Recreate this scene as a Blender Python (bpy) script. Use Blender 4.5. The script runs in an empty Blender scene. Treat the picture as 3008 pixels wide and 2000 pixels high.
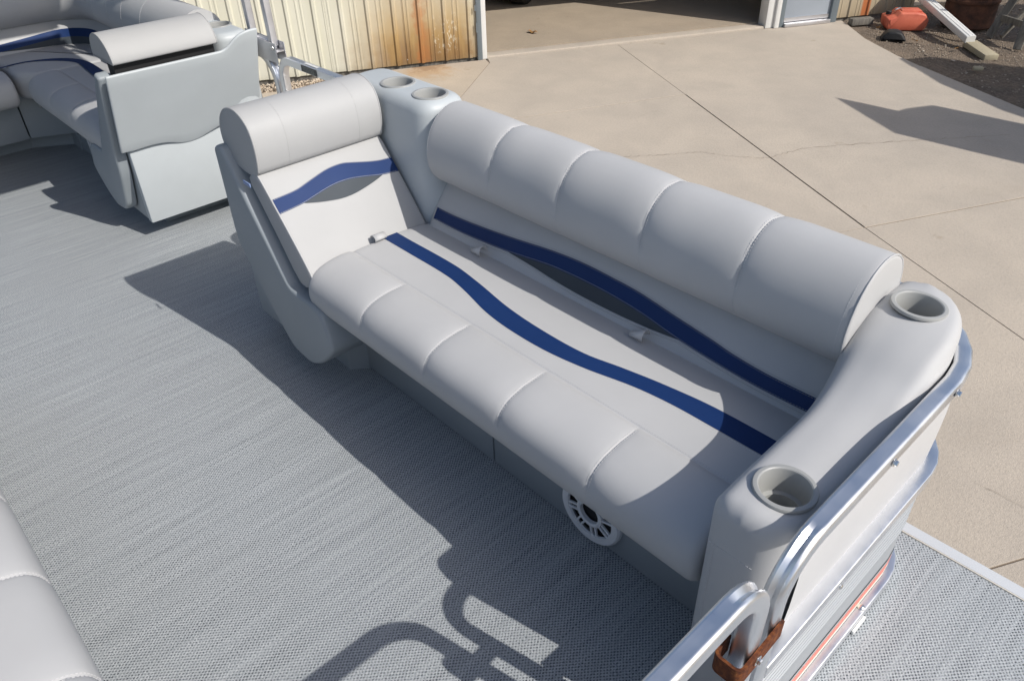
import bpy, bmesh, math, random
from math import sin, cos, pi, radians, atan2, hypot, exp, sqrt
from mathutils import Vector, Matrix
random.seed(7)
scene = bpy.context.scene
COL = scene.collection

# ------------------------------------------------------------------ camera
YAW, PITCH, ROLL = radians(47.774), radians(35.9216), radians(-1.661)
CAM = Vector((0, -0.970, 1.5))
F = Vector((-sin(YAW)*cos(PITCH), cos(YAW)*cos(PITCH), -sin(PITCH)))
R0 = Vector((cos(YAW), sin(YAW), 0)); U0 = R0.cross(F)
RR = R0*cos(ROLL) + U0*sin(ROLL); UU = -R0*sin(ROLL) + U0*cos(ROLL)
cd = bpy.data.cameras.new('camera'); cam = bpy.data.objects.new('camera', cd); COL.objects.link(cam)
cd.sensor_width = 36; cd.lens = 2259.23/3008*36; cd.clip_start = .05; cd.clip_end = 500
M = Matrix((RR, UU, -F)).transposed().to_4x4(); M.translation = CAM
cam.matrix_world = M
scene.camera = cam

# ------------------------------------------------------------------ light
SUNV = Vector((1.05, .248, 1.0)).normalized()
w = bpy.data.worlds.new('World'); scene.world = w; w.use_nodes = True
nt = w.node_tree; nt.nodes.clear()
wo = nt.nodes.new('ShaderNodeOutputWorld'); bg = nt.nodes.new('ShaderNodeBackground'); sk = nt.nodes.new('ShaderNodeTexSky')
sk.sky_type = 'NISHITA'; sk.sun_disc = False; sk.sun_elevation = math.asin(SUNV.z); sk.sun_rotation = atan2(SUNV.x, SUNV.y)
sk.altitude = 200; sk.air_density = 1.0; sk.dust_density = 2.5; sk.ozone_density = 1.0
bg.inputs[1].default_value = .106
nt.links.new(sk.outputs[0], bg.inputs[0]); nt.links.new(bg.outputs[0], wo.inputs[0])
sl = bpy.data.lights.new('sun', 'SUN'); sl.energy = 3.2; sl.angle = radians(.5); sl.color = (1, .955, .89)
so = bpy.data.objects.new('sun', sl); COL.objects.link(so)
so.rotation_euler = SUNV.to_track_quat('Z', 'Y').to_euler(); so.location = (4, 1, 6)
vs = scene.view_settings; vs.view_transform = 'Standard'; vs.look = 'None'; vs.gamma = 1; vs.exposure = 0.30; vs.use_curve_mapping = False
scene.render.engine = 'CYCLES'
scene.render.resolution_x, scene.render.resolution_y = 1024, 680

# ------------------------------------------------------------------ materials
MAT = {}
class NT:
    def __init__(s, name, rough=.5, metal=0, spec=.5, color=(.5,.5,.5)):
        m = bpy.data.materials.new(name); m.use_nodes = True; s.m = m; s.t = m.node_tree; s.n = s.t.nodes
        s.b = s.n['Principled BSDF']; s.b.inputs['Roughness'].default_value = rough; s.b.inputs['Metallic'].default_value = metal
        s.b.inputs['Specular IOR Level'].default_value = spec; s.b.inputs['Base Color'].default_value = (*color, 1)
        s.tc = s.n.new('ShaderNodeTexCoord'); MAT[name] = m
    def L(s, a, b): s.t.links.new(a, b)
    def node(s, t, **kw):
        n = s.n.new(t)
        for k, v in kw.items(): setattr(n, k, v)
        return n
    def mapping(s, scale=(1,1,1), loc=(0,0,0), rot=(0,0,0), src='Object'):
        m = s.node('ShaderNodeMapping'); m.inputs['Scale'].default_value = scale; m.inputs['Location'].default_value = loc; m.inputs['Rotation'].default_value = rot
        s.L(s.tc.outputs[src], m.inputs[0]); return m.outputs[0]
    def noise(s, scale, detail=4, rough=.55, vec=None, dist=0):
        n = s.node('ShaderNodeTexNoise'); n.inputs['Scale'].default_value = scale; n.inputs['Detail'].default_value = detail
        n.inputs['Roughness'].default_value = rough; n.inputs['Distortion'].default_value = dist
        s.L(vec if vec is not None else s.tc.outputs['Object'], n.inputs['Vector']); return n.outputs['Fac']
    def ramp(s, fac, stops):
        r = s.node('ShaderNodeValToRGB'); e = r.color_ramp.elements
        while len(e) < len(stops): e.new(.5)
        for i, (p, c) in enumerate(stops):
            e[i].position = p; e[i].color = (*c, 1) if len(c) == 3 else c
        s.L(fac, r.inputs[0]); return r.outputs[0]
    def rampf(s, fac, stops): return s.ramp(fac, [(p, (v, v, v)) for p, v in stops])
    def mix(s, fac, a, b, mode='MIX'):
        x = s.node('ShaderNodeMix', data_type='RGBA', blend_type=mode)
        for i, v in ((0, fac), (6, a), (7, b)):
            if hasattr(v, 'links'): s.L(v, x.inputs[i])
            elif isinstance(v, (int, float)): x.inputs[i].default_value = v
            else: x.inputs[i].default_value = (*v, 1)
        return x.outputs[2]
    def math(s, op, a, b=None, c=None):
        x = s.node('ShaderNodeMath', operation=op)
        for i, v in enumerate((a, b, c)):
            if v is None: continue
            if hasattr(v, 'links'): s.L(v, x.inputs[i])
            else: x.inputs[i].default_value = v
        return x.outputs[0]
    def color(s, c): s.L(c, s.b.inputs['Base Color'])
    def rough(s, c): s.L(c, s.b.inputs['Roughness'])
    def bump(s, h, strength=.3, dist=.001):
        b = s.node('ShaderNodeBump'); b.inputs['Strength'].default_value = strength; b.inputs['Distance'].default_value = dist
        s.L(h, b.inputs['Height']); s.L(b.outputs[0], s.b.inputs['Normal'])
    def sep(s, vec=None):
        x = s.node('ShaderNodeSeparateXYZ'); s.L(vec if vec is not None else s.tc.outputs['Object'], x.inputs[0]); return x.outputs

def vinyl(name, col, rough=.42, var=.05):
    t = NT(name, rough, 0, .28, col)
    n = t.noise(2.2, 5, .6)
    a = tuple(c*(1-var) for c in col); b = tuple(min(1, c*(1+var)) for c in col)
    t.color(t.ramp(n, [(.3, a), (.7, b)]))
    g = t.noise(900, 2, .5); g2 = t.noise(14, 3, .5)
    h = t.math('ADD', t.math('MULTIPLY', g, .25), t.math('MULTIPLY', g2, 1.3))
    t.bump(h, .22, .0016)
    t.rough(t.rampf(t.noise(5, 4), [(.3, rough-.05), (.75, rough+.08)]))
vinyl('vinyl', (.472, .474, .474), .52)
t = NT('vinyl_seat', .52, 0, .28)
n = t.noise(2.2, 5, .6); c = t.ramp(n, [(.3, (.448, .450, .450)), (.7, (.494, .496, .497))])
for cx, cy, rr, k in ((-.172, -.062, .016, .30), (-.560, -.165, .018, .10)):
    v = t.node('ShaderNodeVectorMath', operation='DISTANCE'); v.inputs[1].default_value = (cx, cy, .44); t.L(t.tc.outputs['Object'], v.inputs[0])
    m_ = t.node('ShaderNodeMapRange', interpolation_type='SMOOTHSTEP'); m_.inputs['From Min'].default_value = rr; m_.inputs['From Max'].default_value = .001; m_.inputs['To Max'].default_value = k
    t.L(v.outputs['Value'], m_.inputs['Value']); c = t.mix(m_.outputs[0], c, (.22, .23, .24))
t.color(c); t.bump(t.math('ADD', t.math('MULTIPLY', t.noise(900, 2, .5), .25), t.math('MULTIPLY', t.noise(14, 3, .5), 1.3)), .22, .0016)
vinyl('vinyl_sun_dimmed', (.412, .414, .412), .58)  # same couch vinyl, colour darkened to offset direct sun on chaise backs
vinyl('vinyl_blue', (.007, .030, .118), .58, .12)
vinyl('vinyl_charcoal', (.052, .063, .075), .6, .12)
vinyl('thread', (.60, .60, .61), .6)
vinyl('thread_faint', (.45, .45, .455), .6)
def plastic(name, col, rough=.5, bump=.06):
    t = NT(name, rough, 0, .45, col)
    n = t.noise(3, 5, .6); sc = t.noise(40, 4, .7)
    c = t.ramp(n, [(.3, tuple(x*.95 for x in col)), (.7, tuple(min(1, x*1.04) for x in col))])
    c = t.mix(t.rampf(sc, [(.62, 0), (.8, .12)]), c, tuple(x*.7 for x in col)); t.color(c)
    t.bump(t.noise(700, 2), bump, .001)
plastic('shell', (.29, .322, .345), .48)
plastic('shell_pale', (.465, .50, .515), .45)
plastic('cup', (.335, .34, .33), .42)
plastic('speaker_white', (.74, .75, .76), .4)
plastic('black', (.012, .012, .013), .6)
plastic('white_paint', (.72, .72, .70), .5)
plastic('coral', (.70, .17, .12), .45)
plastic('trim_white', (.56, .58, .60), .45)
plastic('cream_tape', (.68, .64, .55), .5)
plastic('dark_line', (.03, .03, .035), .5)
plastic('grey_tape', (.36, .40, .41), .5)
plastic('panel_white', (.54, .54, .545), .45)
plastic('door_steel', (.34, .38, .43), .5)
plastic('grey_trim', (.16, .19, .21), .5)
plastic('canvas', (.05, .07, .13), .8)
plastic('blue_tag', (.22, .30, .50), .4)
plastic('galv', (.45, .46, .47), .45)
plastic('caster_fibreglass', (.55, .55, .52), .3)
def alu(name, col, rough=.3):
    t = NT(name, rough, 1, .5, col)
    n = t.noise(60, 4, .65); n2 = t.noise(9, 4, .6)
    t.rough(t.rampf(n2, [(.3, rough-.05), (.7, rough+.14)]))
    sp = t.rampf(n, [(.68, 0), (.76, .55)])
    t.color(t.mix(sp, col, tuple(c*.72 for c in col)))
    t.bump(t.noise(300, 3), .05, .0006)
alu('aluminium', (.80, .81, .83), .34)
alu('aluminium_dull', (.62, .62, .64), .42)
alu('chrome', (.75, .74, .72), .16)
# ribbed lower fence skin
t = NT('fence_skin', .5, .15, .4, (.34, .36, .38)); t.bump(t.noise(400, 2), .04, .0005)
# rust
t = NT('rust', .85, .1, .3)
n = t.noise(95, 6, .7); t.color(t.ramp(n, [(.3, (.035, .014, .010)), (.5, (.115, .035, .014)), (.66, (.22, .075, .022)), (.78, (.40, .20, .09))])); t.bump(n, .6, .002)
t = NT('rusty_barrel', .8, .1, .3)
n = t.noise(9, 6, .7); t.color(t.ramp(n, [(.3, (.03, .018, .014)), (.55, (.10, .045, .028)), (.75, (.16, .07, .04))])); t.bump(n, .3, .004)
# woven deck
t = NT('woven_deck', .75, 0, .25)
sx, sy, sz = t.sep()
jit = t.math('MULTIPLY', t.math('SUBTRACT', t.noise(90, 2, .5), .5), .0022)
dx = t.math('SINE', t.math('MULTIPLY', t.math('ADD', sx, jit), pi/.0042)); dy = t.math('SINE', t.math('MULTIPLY', t.math('ADD', sy, jit), pi/.0053))
dot = t.math('MAXIMUM', t.math('MULTIPLY', dx, dy), 0.0)
st1 = t.noise(1, 3, .75, vec=t.mapping((200, 3.2, 1)))
st2 = t.noise(1, 3, .6, vec=t.mapping((38, .8, 1)))
st3 = t.noise(1.1, 4, .6); cell = t.noise(240, 1, .5)
rows_ = t.rampf(st1, [(.36, .24), (.64, 1.05)])
c = t.ramp(cell, [(.3, (.295, .32, .34)), (.7, (.52, .545, .56))])
c = t.mix(t.rampf(st2, [(.38, .22), (.62, .0)]), c, (.22, .245, .26))
c = t.mix(t.rampf(st3, [(.45, 0), (.7, .12)]), c, (.30, .295, .27))
hole = t.math('MULTIPLY', t.rampf(dot, [(.05, 0), (.50, 1)]), rows_)
c = t.mix(hole, c, (.035, .042, .052))
t.color(c); t.bump(t.math('SUBTRACT', 1.0, hole), .5, .0016)
# concrete
def concrete(name, base, warm):
    t = NT(name, .88, 0, .25)
    n1 = t.noise(.55, 5, .6); n2 = t.noise(2.2, 6, .62, dist=.4); n3 = t.noise(60, 3, .7); n4 = t.noise(170, 2, .6)
    c = t.ramp(n1, [(.3, tuple(x*.92 for x in base)), (.7, warm)])
    c = t.mix(t.rampf(n2, [(.35, .28), (.6, 0)]), c, tuple(x*.72 for x in base))
    c = t.mix(t.rampf(n3, [(.35, .34), (.55, 0)]), c, tuple(x*.68 for x in base))
    sp = t.noise(.9, 5, .7, dist=.6); c = t.mix(t.rampf(sp, [(.60, 0), (.70, .20)]), c, (base[0]*.74, base[1]*.70, base[2]*.66))
    ol = t.noise(3.3, 3, .5); c = t.mix(t.rampf(ol, [(.70, 0), (.76, .38)]), c, (base[0]*.55, base[1]*.48, base[2]*.38))
    c = t.mix(t.rampf(n4, [(.6, 0), (.75, .4)]), c, tuple(min(1, x*1.3) for x in base))
    sc = t.noise(1, 4, .7, vec=t.mapping((9, 2.2, 1), rot=(0, 0, .45)), dist=1.2)
    c = t.mix(t.rampf(sc, [(.66, 0), (.74, .3)]), c, tuple(x*.6 for x in base))
    t.color(c); t.bump(t.math('ADD', t.math('MULTIPLY', n3, 1.2), n4), .45, .004)
    return t
concrete('concrete', (.475, .42, .355), (.515, .45, .37))
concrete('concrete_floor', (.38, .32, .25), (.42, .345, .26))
concrete('splash', (.42, .37, .26), (.46, .41, .30))
t = concrete('concrete_stained', (.475, .41, .335), (.515, .44, .345))
src = t.b.inputs['Base Color'].links[0].from_socket; c = src
for (sx_, sy_, r1, k, col) in ((-3.74, -1.16, .40, .50, (.42, .25, .10)), (-3.84, -1.10, .20, .45, (.22, .13, .07))):
    v = t.node('ShaderNodeVectorMath', operation='DISTANCE'); v.inputs[1].default_value = (sx_, sy_, 0); t.L(t.tc.outputs['Object'], v.inputs[0])
    dd = t.math('ADD', v.outputs['Value'], t.math('MULTIPLY', t.math('SUBTRACT', t.noise(5.5, 6, .7), .5), .8))
    m_ = t.node('ShaderNodeMapRange', interpolation_type='SMOOTHSTEP'); m_.inputs['From Min'].default_value = r1; m_.inputs['From Max'].default_value = .1; m_.inputs['To Max'].default_value = k
    t.L(dd, m_.inputs['Value']); c = t.mix(m_.outputs[0], c, col)
t.color(c)
t = NT('crack', .95, 0, .1, (.19, .15, .115))
# dirt + gravel
t = NT('dirt', .95, 0, .15)
n = t.noise(26, 6, .75); n2 = t.noise(3, 4); v = t.node('ShaderNodeTexVoronoi'); v.inputs['Scale'].default_value = 70; t.L(t.tc.outputs['Object'], v.inputs['Vector'])
c = t.ramp(n, [(.3, (.085, .07, .056)), (.5, (.21, .165, .125)), (.7, (.38, .31, .24))])
c = t.mix(.35, c, t.ramp(n2, [(.35, (.13, .115, .10)), (.65, (.30, .235, .175))]))
t.color(c); t.bump(t.math('ADD', n, v.outputs['Distance']), .9, .02)
t = NT('pebble', .9, 0, .2)
oi = t.node('ShaderNodeObjectInfo'); n = t.noise(30, 3)
t.color(t.ramp(t.noise(7, 2), [(.3, (.14, .12, .10)), (.5, (.34, .28, .22)), (.7, (.58, .51, .42))]))
t = NT('pebble_tan', .9, 0, .2)
t.color(t.ramp(t.noise(9, 2), [(.3, (.40, .32, .24)), (.5, (.52, .43, .33)), (.7, (.64, .56, .46))]))
# siding with rust wash: object coords = (along wall s, out t, height z from foot)
t = NT('siding', .45, 0, .4)
sx, sy, sz = t.sep()
fine = t.noise(1, 5, .65, vec=t.mapping((9, 1, 1.1)), dist=.3); blot = t.noise(5, 5, .65)
base = t.ramp(t.noise(1, 4, .6, vec=t.mapping((3, 1, .5))), [(.3, (.58, .57, .46)), (.7, (.64, .63, .54))])
def band(x, a, b): # soft bump rising after a to 1 at b
    mr = t.node('ShaderNodeMapRange', interpolation_type='SMOOTHSTEP'); mr.inputs['From Min'].default_value = a; mr.inputs['From Max'].default_value = b
    t.L(x, mr.inputs['Value']); return mr.outputs[0]
ws = t.math('ADD', sx, t.math('MULTIPLY', t.math('SUBTRACT', blot, .5), .35))
inr = t.math('MULTIPLY', band(ws, -1.75, -.85), t.math('SUBTRACT', 1.0, t.math('MULTIPLY', band(ws, -.35, -.05), .55)))
zz = t.math('ADD', sz, t.math('MULTIPLY', t.math('SUBTRACT', fine, .5), .9))
low = t.math('SUBTRACT', 1.0, band(zz, .05, 1.15))
wash = t.math('MULTIPLY', inr, t.math('ADD', t.math('MULTIPLY', low, .78), .25))
c = t.mix(t.math('MINIMUM', t.math('MULTIPLY', wash, t.rampf(fine, [(.3, .55), (.65, 1.25)])), .93), base, (.40, .255, .09))
low2 = t.math('SUBTRACT', 1.0, band(zz, .0, .55))
c = t.mix(t.math('MULTIPLY', t.math('MULTIPLY', inr, low2), .75), c, (.155, .075, .028))
stk = t.math('MULTIPLY', t.math('MULTIPLY', band(ws, -.82, -.74), t.math('SUBTRACT', 1.0, band(ws, -.72, -.60))), t.rampf(fine, [(.3, .55), (.6, 1.0)]))
c = t.mix(t.math('MULTIPLY', stk, .72), c, (.40, .155, .05))
stk2 = t.math('MULTIPLY', band(sx, 4.83, 4.86), t.math('SUBTRACT', 1.0, band(sx, 4.93, 4.97)))
c = t.mix(t.math('MULTIPLY', stk2, .85), c, (.48, .13, .03))
c = t.mix(t.math('MULTIPLY', t.math('SUBTRACT', 1.0, band(sz, 0, .10)), .25), c, (.2, .16, .09))
peel = t.math('MULTIPLY', t.math('MULTIPLY', band(sx, -.62, -.56), t.math('SUBTRACT', 1.0, band(sx, -.36, -.3))), t.math('MULTIPLY', band(sz, .10, .16), t.math('SUBTRACT', 1.0, band(sz, .36, .62))))
c = t.mix(t.math('MULTIPLY', peel, t.rampf(t.noise(1, 4, .6, vec=t.mapping((30, 1, 14)), dist=.8), [(.56, 0), (.64, .55)])), c, (.72, .68, .55))
t.color(c); t.bump(t.noise(25, 3), .05, .004)
# wood, tank
t = NT('old_wood', .85, 0, .2)
n = t.noise(1, 5, .7, vec=t.mapping((30, 30, 3))); t.color(t.ramp(n, [(.3, (.09, .085, .075)), (.6, (.20, .185, .16)), (.8, (.30, .28, .24))])); t.bump(n, .4, .003)
t = NT('tank_red', .5, 0, .4)
n = t.noise(5, 5, .6); t.color(t.ramp(n, [(.3, (.50, .095, .055)), (.7, (.64, .17, .10))])); t.bump(t.noise(60, 3), .15, .003)
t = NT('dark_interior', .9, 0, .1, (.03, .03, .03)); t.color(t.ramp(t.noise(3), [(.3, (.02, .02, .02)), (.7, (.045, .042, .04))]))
t = NT('leaf_dry', .8, 0, .2, (.25, .12, .04)); t.color(t.ramp(t.noise(20), [(.3, (.16, .07, .02)), (.7, (.34, .20, .08))]))
plastic('decal', (.10, .10, .09), .5)
plastic('decal_text', (.35, .35, .30), .5)

# ------------------------------------------------------------------ mesh helpers
XF = [lambda p: p, False]      # vertex transform, flip faces
def mk(name, verts, faces, mat, parent=None, smooth=True, sharp=35, mats=None, fmat=None):
    base = (0, 0, 0)
    root = parent
    while root is not None and root.parent is not None: root = root.parent
    if root is not None: base = root.location
    vv = [XF[0](v) for v in verts]
    vv = [(v[0]-base[0], v[1]-base[1], v[2]-base[2]) for v in vv]
    if XF[1]: faces = [tuple(reversed(f)) for f in faces]
    me = bpy.data.meshes.new(name); me.from_pydata(vv, [], faces); me.validate(); me.update()
    for m in (mats or [mat]): me.materials.append(MAT[m])
    if fmat:
        for p, i in zip(me.polygons, fmat): p.material_index = i
    if smooth:
        me.polygons.foreach_set('use_smooth', [True]*len(me.polygons))
        me.set_sharp_from_angle(angle=radians(sharp))
    o = bpy.data.objects.new(name, me); COL.objects.link(o)
    if parent is not None: o.parent = parent
    return o
def tag(o, label=None, cat=None, group=None, kind=None):
    if label: o['label'] = label
    if cat: o['category'] = cat
    if group: o['group'] = group
    if kind: o['kind'] = kind
    return o
def thing(name, loc, label, cat, group=None):
    o = bpy.data.objects.new(name, None); COL.objects.link(o); o.location = XF[0](loc); o.empty_display_size = .1
    return tag(o, label, cat, group)

def offs(poly, d):
    """offset closed 2d polygon inward by d (ccw or cw handled)."""
    n = len(poly); A = sum(poly[i][0]*poly[(i+1) % n][1]-poly[(i+1) % n][0]*poly[i][1] for i in range(n))
    s = 1 if A > 0 else -1; out = []
    for i in range(n):
        a, b, c = poly[i-1], poly[i], poly[(i+1) % n]
        e1 = (b[0]-a[0], b[1]-a[1]); e2 = (c[0]-b[0], c[1]-b[1])
        l1 = hypot(*e1) or 1e-9; l2 = hypot(*e2) or 1e-9
        n1 = (-e1[1]/l1*s, e1[0]/l1*s); n2 = (-e2[1]/l2*s, e2[0]/l2*s)
        m = (n1[0]+n2[0], n1[1]+n2[1]); L = hypot(*m) or 1e-9
        m = (m[0]/L, m[1]/L); k = d/max(.45, m[0]*n1[0]+m[1]*n1[1])
        out.append((b[0]+m[0]*k, b[1]+m[1]*k))
    return out
def smoothpoly(p, it=1, closed=True):
    for _ in range(it):
        q = []; n = len(p)
        rng = range(n) if closed else range(n-1)
        if not closed: q.append(p[0])
        for i in rng:
            a, b = p[i], p[(i+1) % n]
            q.append(tuple(a[k]*.75+b[k]*.25 for k in range(len(a)))); q.append(tuple(a[k]*.25+b[k]*.75 for k in range(len(a))))
        if not closed: q.append(p[-1])
        p = q
    return p
def roundpoly(p, r, n=4):
    """round the corners of closed polygon, r number or list."""
    out = []; N = len(p)
    for i in range(N):
        a, b, c = Vector(p[i-1]), Vector(p[i]), Vector(p[(i+1) % N]); rr = r[i] if isinstance(r, (list, tuple)) else r
        d1 = a-b; d2 = c-b
        k = min(rr, d1.length*.45, d2.length*.45)
        if k < 1e-5: out.append(tuple(b)); continue
        p1 = b+d1.normalized()*k; p2 = b+d2.normalized()*k
        for j in range(n+1):
            t_ = j/n; out.append(tuple(p1*(1-t_)**2+b*2*t_*(1-t_)+p2*t_*t_))
    return out
AX = {'x': lambda u, v, s: (s, u, v), 'y': lambda u, v, s: (u, s, v), 'z': lambda u, v, s: (u, v, s)}
def prism(poly, axis, a, b, r=0.0, ra=None, rb=None, n=3):
    f = AX[axis]; ra = r if ra is None else ra; rb = r if rb is None else rb
    secs = []
    if ra > 0:
        for j in range(n):
            t_ = j/n*pi/2; secs.append((a+ra*(1-sin(t_)), offs(poly, ra*(1-cos(pi/2-t_))*1.0) if False else offs(poly, ra*(1-sin(t_)))))
        # recompute proper quarter circle
        secs = [(a+ra*(1-cos(k/n*pi/2)), offs(poly, ra*(1-sin(k/n*pi/2)))) for k in range(n)]
    secs.append((a+ra, poly)); secs.append((b-rb, poly))
    if rb > 0: secs += [(b-rb*(1-cos(k/n*pi/2)), offs(poly, rb*(1-sin(k/n*pi/2)))) for k in range(n-1, -1, -1)]
    N = len(poly); V = []; Fc = []
    for s, p in secs: V += [f(u, v, s) for u, v in p]
    for i in range(len(secs)-1):
        for j in range(N):
            k = (j+1) % N; Fc.append((i*N+j, i*N+k, (i+1)*N+k, (i+1)*N+j))
    Fc.append(tuple(range(N-1, -1, -1))); Fc.append(tuple(range((len(secs)-1)*N, len(secs)*N)))
    return V, fixn(V, Fc)
def fixn(V, Fc):
    bm = bmesh.new(); vs_ = [bm.verts.new(v) for v in V]
    for f in Fc:
        try: bm.faces.new([vs_[i] for i in f])
        except ValueError: pass
    bm.verts.index_update(); bmesh.ops.recalc_face_normals(bm, faces=bm.faces)
    out = [tuple(v.index for v in f.verts) for f in bm.faces]; bm.free(); return out
def join(*parts):
    V = []; Fc = []
    for v, f in parts:
        o = len(V); V += list(v); Fc += [tuple(i+o for i in x) for x in f]
    return V, Fc
def box(x0, x1, y0, y1, z0, z1, r=0.0, seg=2):
    bm = bmesh.new(); bmesh.ops.create_cube(bm, size=1)
    for v in bm.verts: v.co = ((x0+x1)/2+v.co.x*(x1-x0), (y0+y1)/2+v.co.y*(y1-y0), (z0+z1)/2+v.co.z*(z1-z0))
    if r > 0: bmesh.ops.bevel(bm, geom=bm.edges[:], offset=r, segments=seg, affect='EDGES', profile=.5)
    bm.verts.index_update(); V = [tuple(v.co) for v in bm.verts]; Fc = [tuple(v.index for v in f.verts) for f in bm.faces]; bm.free(); return V, Fc
def xform(vf, mat): return [tuple(mat @ Vector(v)) for v in vf[0]], vf[1]
def grid(P, cu=False, cv=False, caps=False):
    n, m = len(P), len(P[0]); V = [p for r in P for p in r]; Fc = []
    for i in range(n if cu else n-1):
        for j in range(m if cv else m-1):
            a, b = (i+1) % n, (j+1) % m; Fc.append((i*m+j, i*m+b, a*m+b, a*m+j))
    if caps and cv: Fc.append(tuple(range(m-1, -1, -1))); Fc.append(tuple(range((n-1)*m, n*m)))
    return V, Fc
def lathe(prof, c, n=36, axis='z'):
    P = []
    for k in range(n):
        a = 2*pi*k/n; row = []
        for r, h in prof:
            if axis == 'z': row.append((c[0]+r*cos(a), c[1]+r*sin(a), c[2]+h))
            elif axis == 'y': row.append((c[0]+r*cos(a), c[1]+h, c[2]+r*sin(a)))
            else: row.append((c[0]+h, c[1]+r*cos(a), c[2]+r*sin(a)))
        P.append(row)
    V, Fc = grid(P, cu=True); return V, fixn(V, Fc)
def arc3(p0, p1, p2, r, n=7):
    """round corner at p1."""
    a, b, c = Vector(p0), Vector(p1), Vector(p2); d1 = (a-b).normalized(); d2 = (c-b).normalized()
    th = d1.angle(d2); k = r/math.tan(th/2); s = b+d1*k; e = b+d2*k; ctr = b+(d1+d2).normalized()*(r/sin(th/2))
    u_ = (s-ctr); v_ = (e-ctr); ang = u_.angle(v_); out = []
    for i in range(n+1):
        t_ = i/n; out.append(ctr+(u_*sin((1-t_)*ang)+v_*sin(t_*ang))/sin(ang))
    return out
def path(pts, rad):
    out = [Vector(pts[0])]
    for i in range(1, len(pts)-1):
        r = rad[i-1] if isinstance(rad, (list, tuple)) else rad
        out += arc3(pts[i-1], pts[i], pts[i+1], r) if r > 0 else [Vector(pts[i])]
    out.append(Vector(pts[-1])); return out
def tube(pts, w_, h_, n0, rc=.004, dent=0.0, closed=False):
    """rounded-rect tube; n0 = initial direction for the w_ axis"""
    pts = [Vector(p) for p in pts]; N = len(pts); T = []
    for i in range(N):
        a = pts[i-1] if (i > 0 or closed) else pts[i]; b = pts[(i+1) % N] if (i < N-1 or closed) else pts[i]
        T.append((b-a).normalized())
    n_ = Vector(n0); n_ = (n_-T[0]*n_.dot(T[0])).normalized(); P = []
    hw, hh = w_/2, h_/2; c = rc
    sec = []; mids = []
    for qx, qy, mx, my in ((1, 1, 0, hh), (-1, 1, -hw, 0), (-1, -1, 0, -hh), (1, -1, hw, 0)):
        a0 = {(1, 1): 0, (-1, 1): pi/2, (-1, -1): pi, (1, -1): 1.5*pi}[(qx, qy)]
        for k_ in range(4):
            t0 = a0+k_/3*pi/2; sec.append((qx*(hw-c)+c*cos(t0), qy*(hh-c)+c*sin(t0)))
        mids.append(len(sec)); sec.append((mx, my))
    for i in range(N):
        n_ = (n_-T[i]*n_.dot(T[i])).normalized(); b_ = T[i].cross(n_)
        bend = 0.0; out_dir = Vector((0, 0, 0))
        if dent > 0 and 0 < i < N-1:
            k = (T[min(i+1, N-1)]-T[i-1]); bend = min(1, k.length*3); out_dir = -k.normalized() if k.length > 1e-4 else out_dir
        row = []
        for j, (u, v) in enumerate(sec):
            q = n_*u+b_*v
            if bend and j in mids:
                d = q.normalized().dot(out_dir)
                if d > .7: q = q*(1-dent*bend/q.length)
            row.append(tuple(pts[i]+q))
        P.append(row)
    V, Fc = grid(P, cu=closed, cv=True, caps=not closed); return V, fixn(V, Fc)
def rod(pts, r, n=8):
    pts = [Vector(p) for p in pts]; N = len(pts); P = []; nrm = None
    for i in range(N):
        T = (pts[min(i+1, N-1)]-pts[max(i-1, 0)]).normalized()
        if nrm is None: nrm = T.orthogonal()
        nrm = (nrm-T*nrm.dot(T)).normalized(); b_ = T.cross(nrm)
        rr = r[i] if isinstance(r, (list, tuple)) else r
        P.append([tuple(pts[i]+(nrm*cos(2*pi*k/n)+b_*sin(2*pi*k/n))*rr) for k in range(n)])
    V, Fc = grid(P, cv=True, caps=True); return V, fixn(V, Fc)
def boolean(o, cutters):
    for i, (V, Fc) in enumerate(cutters):
        me = bpy.data.meshes.new('cut'); me.from_pydata(V, [], Fc); c = bpy.data.objects.new('cut', me); COL.objects.link(c)
        c.location = o.parent.location if o.parent else (0, 0, 0)
        c.data.transform(Matrix.Translation(-Vector(c.location)))
        md = o.modifiers.new('b', 'BOOLEAN'); md.operation = 'DIFFERENCE'; md.solver = 'EXACT'; md.object = c
        bpy.context.view_layer.update(); dg = bpy.context.evaluated_depsgraph_get()
        nm = bpy.data.meshes.new_from_object(o.evaluated_get(dg)); o.modifiers.clear()
        old = o.data; o.data = nm; bpy.data.meshes.remove(old); bpy.data.objects.remove(c); bpy.data.meshes.remove(me)
    o.data.polygons.foreach_set('use_smooth', [True]*len(o.data.polygons)); o.data.set_sharp_from_angle(angle=radians(35))
def interp(tab, x):
    if x <= tab[0][0]: return tab[0][1]
    for (a, va), (b, vb) in zip(tab, tab[1:]):
        if x <= b:
            k = (x-a)/(b-a); return va+(vb-va)*k
    return tab[-1][1]
def cinterp(tab, x):   # smooth (catmull-rom) table lookup
    n = len(tab)
    if x <= tab[0][0]: return tab[0][1]
    if x >= tab[-1][0]: return tab[-1][1]
    for i in range(n-1):
        if x <= tab[i+1][0]:
            x0, y0 = tab[i]; x1, y1 = tab[i+1]
            m0 = (y1-tab[i-1][1])/(x1-tab[i-1][0]) if i > 0 else (y1-y0)/(x1-x0)
            m1 = (tab[i+2][1]-y0)/(tab[i+2][0]-x0) if i < n-2 else (y1-y0)/(x1-x0)
            h = x1-x0; k = (x-x0)/h
            return (2*k**3-3*k*k+1)*y0+(k**3-2*k*k+k)*h*m0+(-2*k**3+3*k*k)*y1+(k**3-k*k)*h*m1
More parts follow.
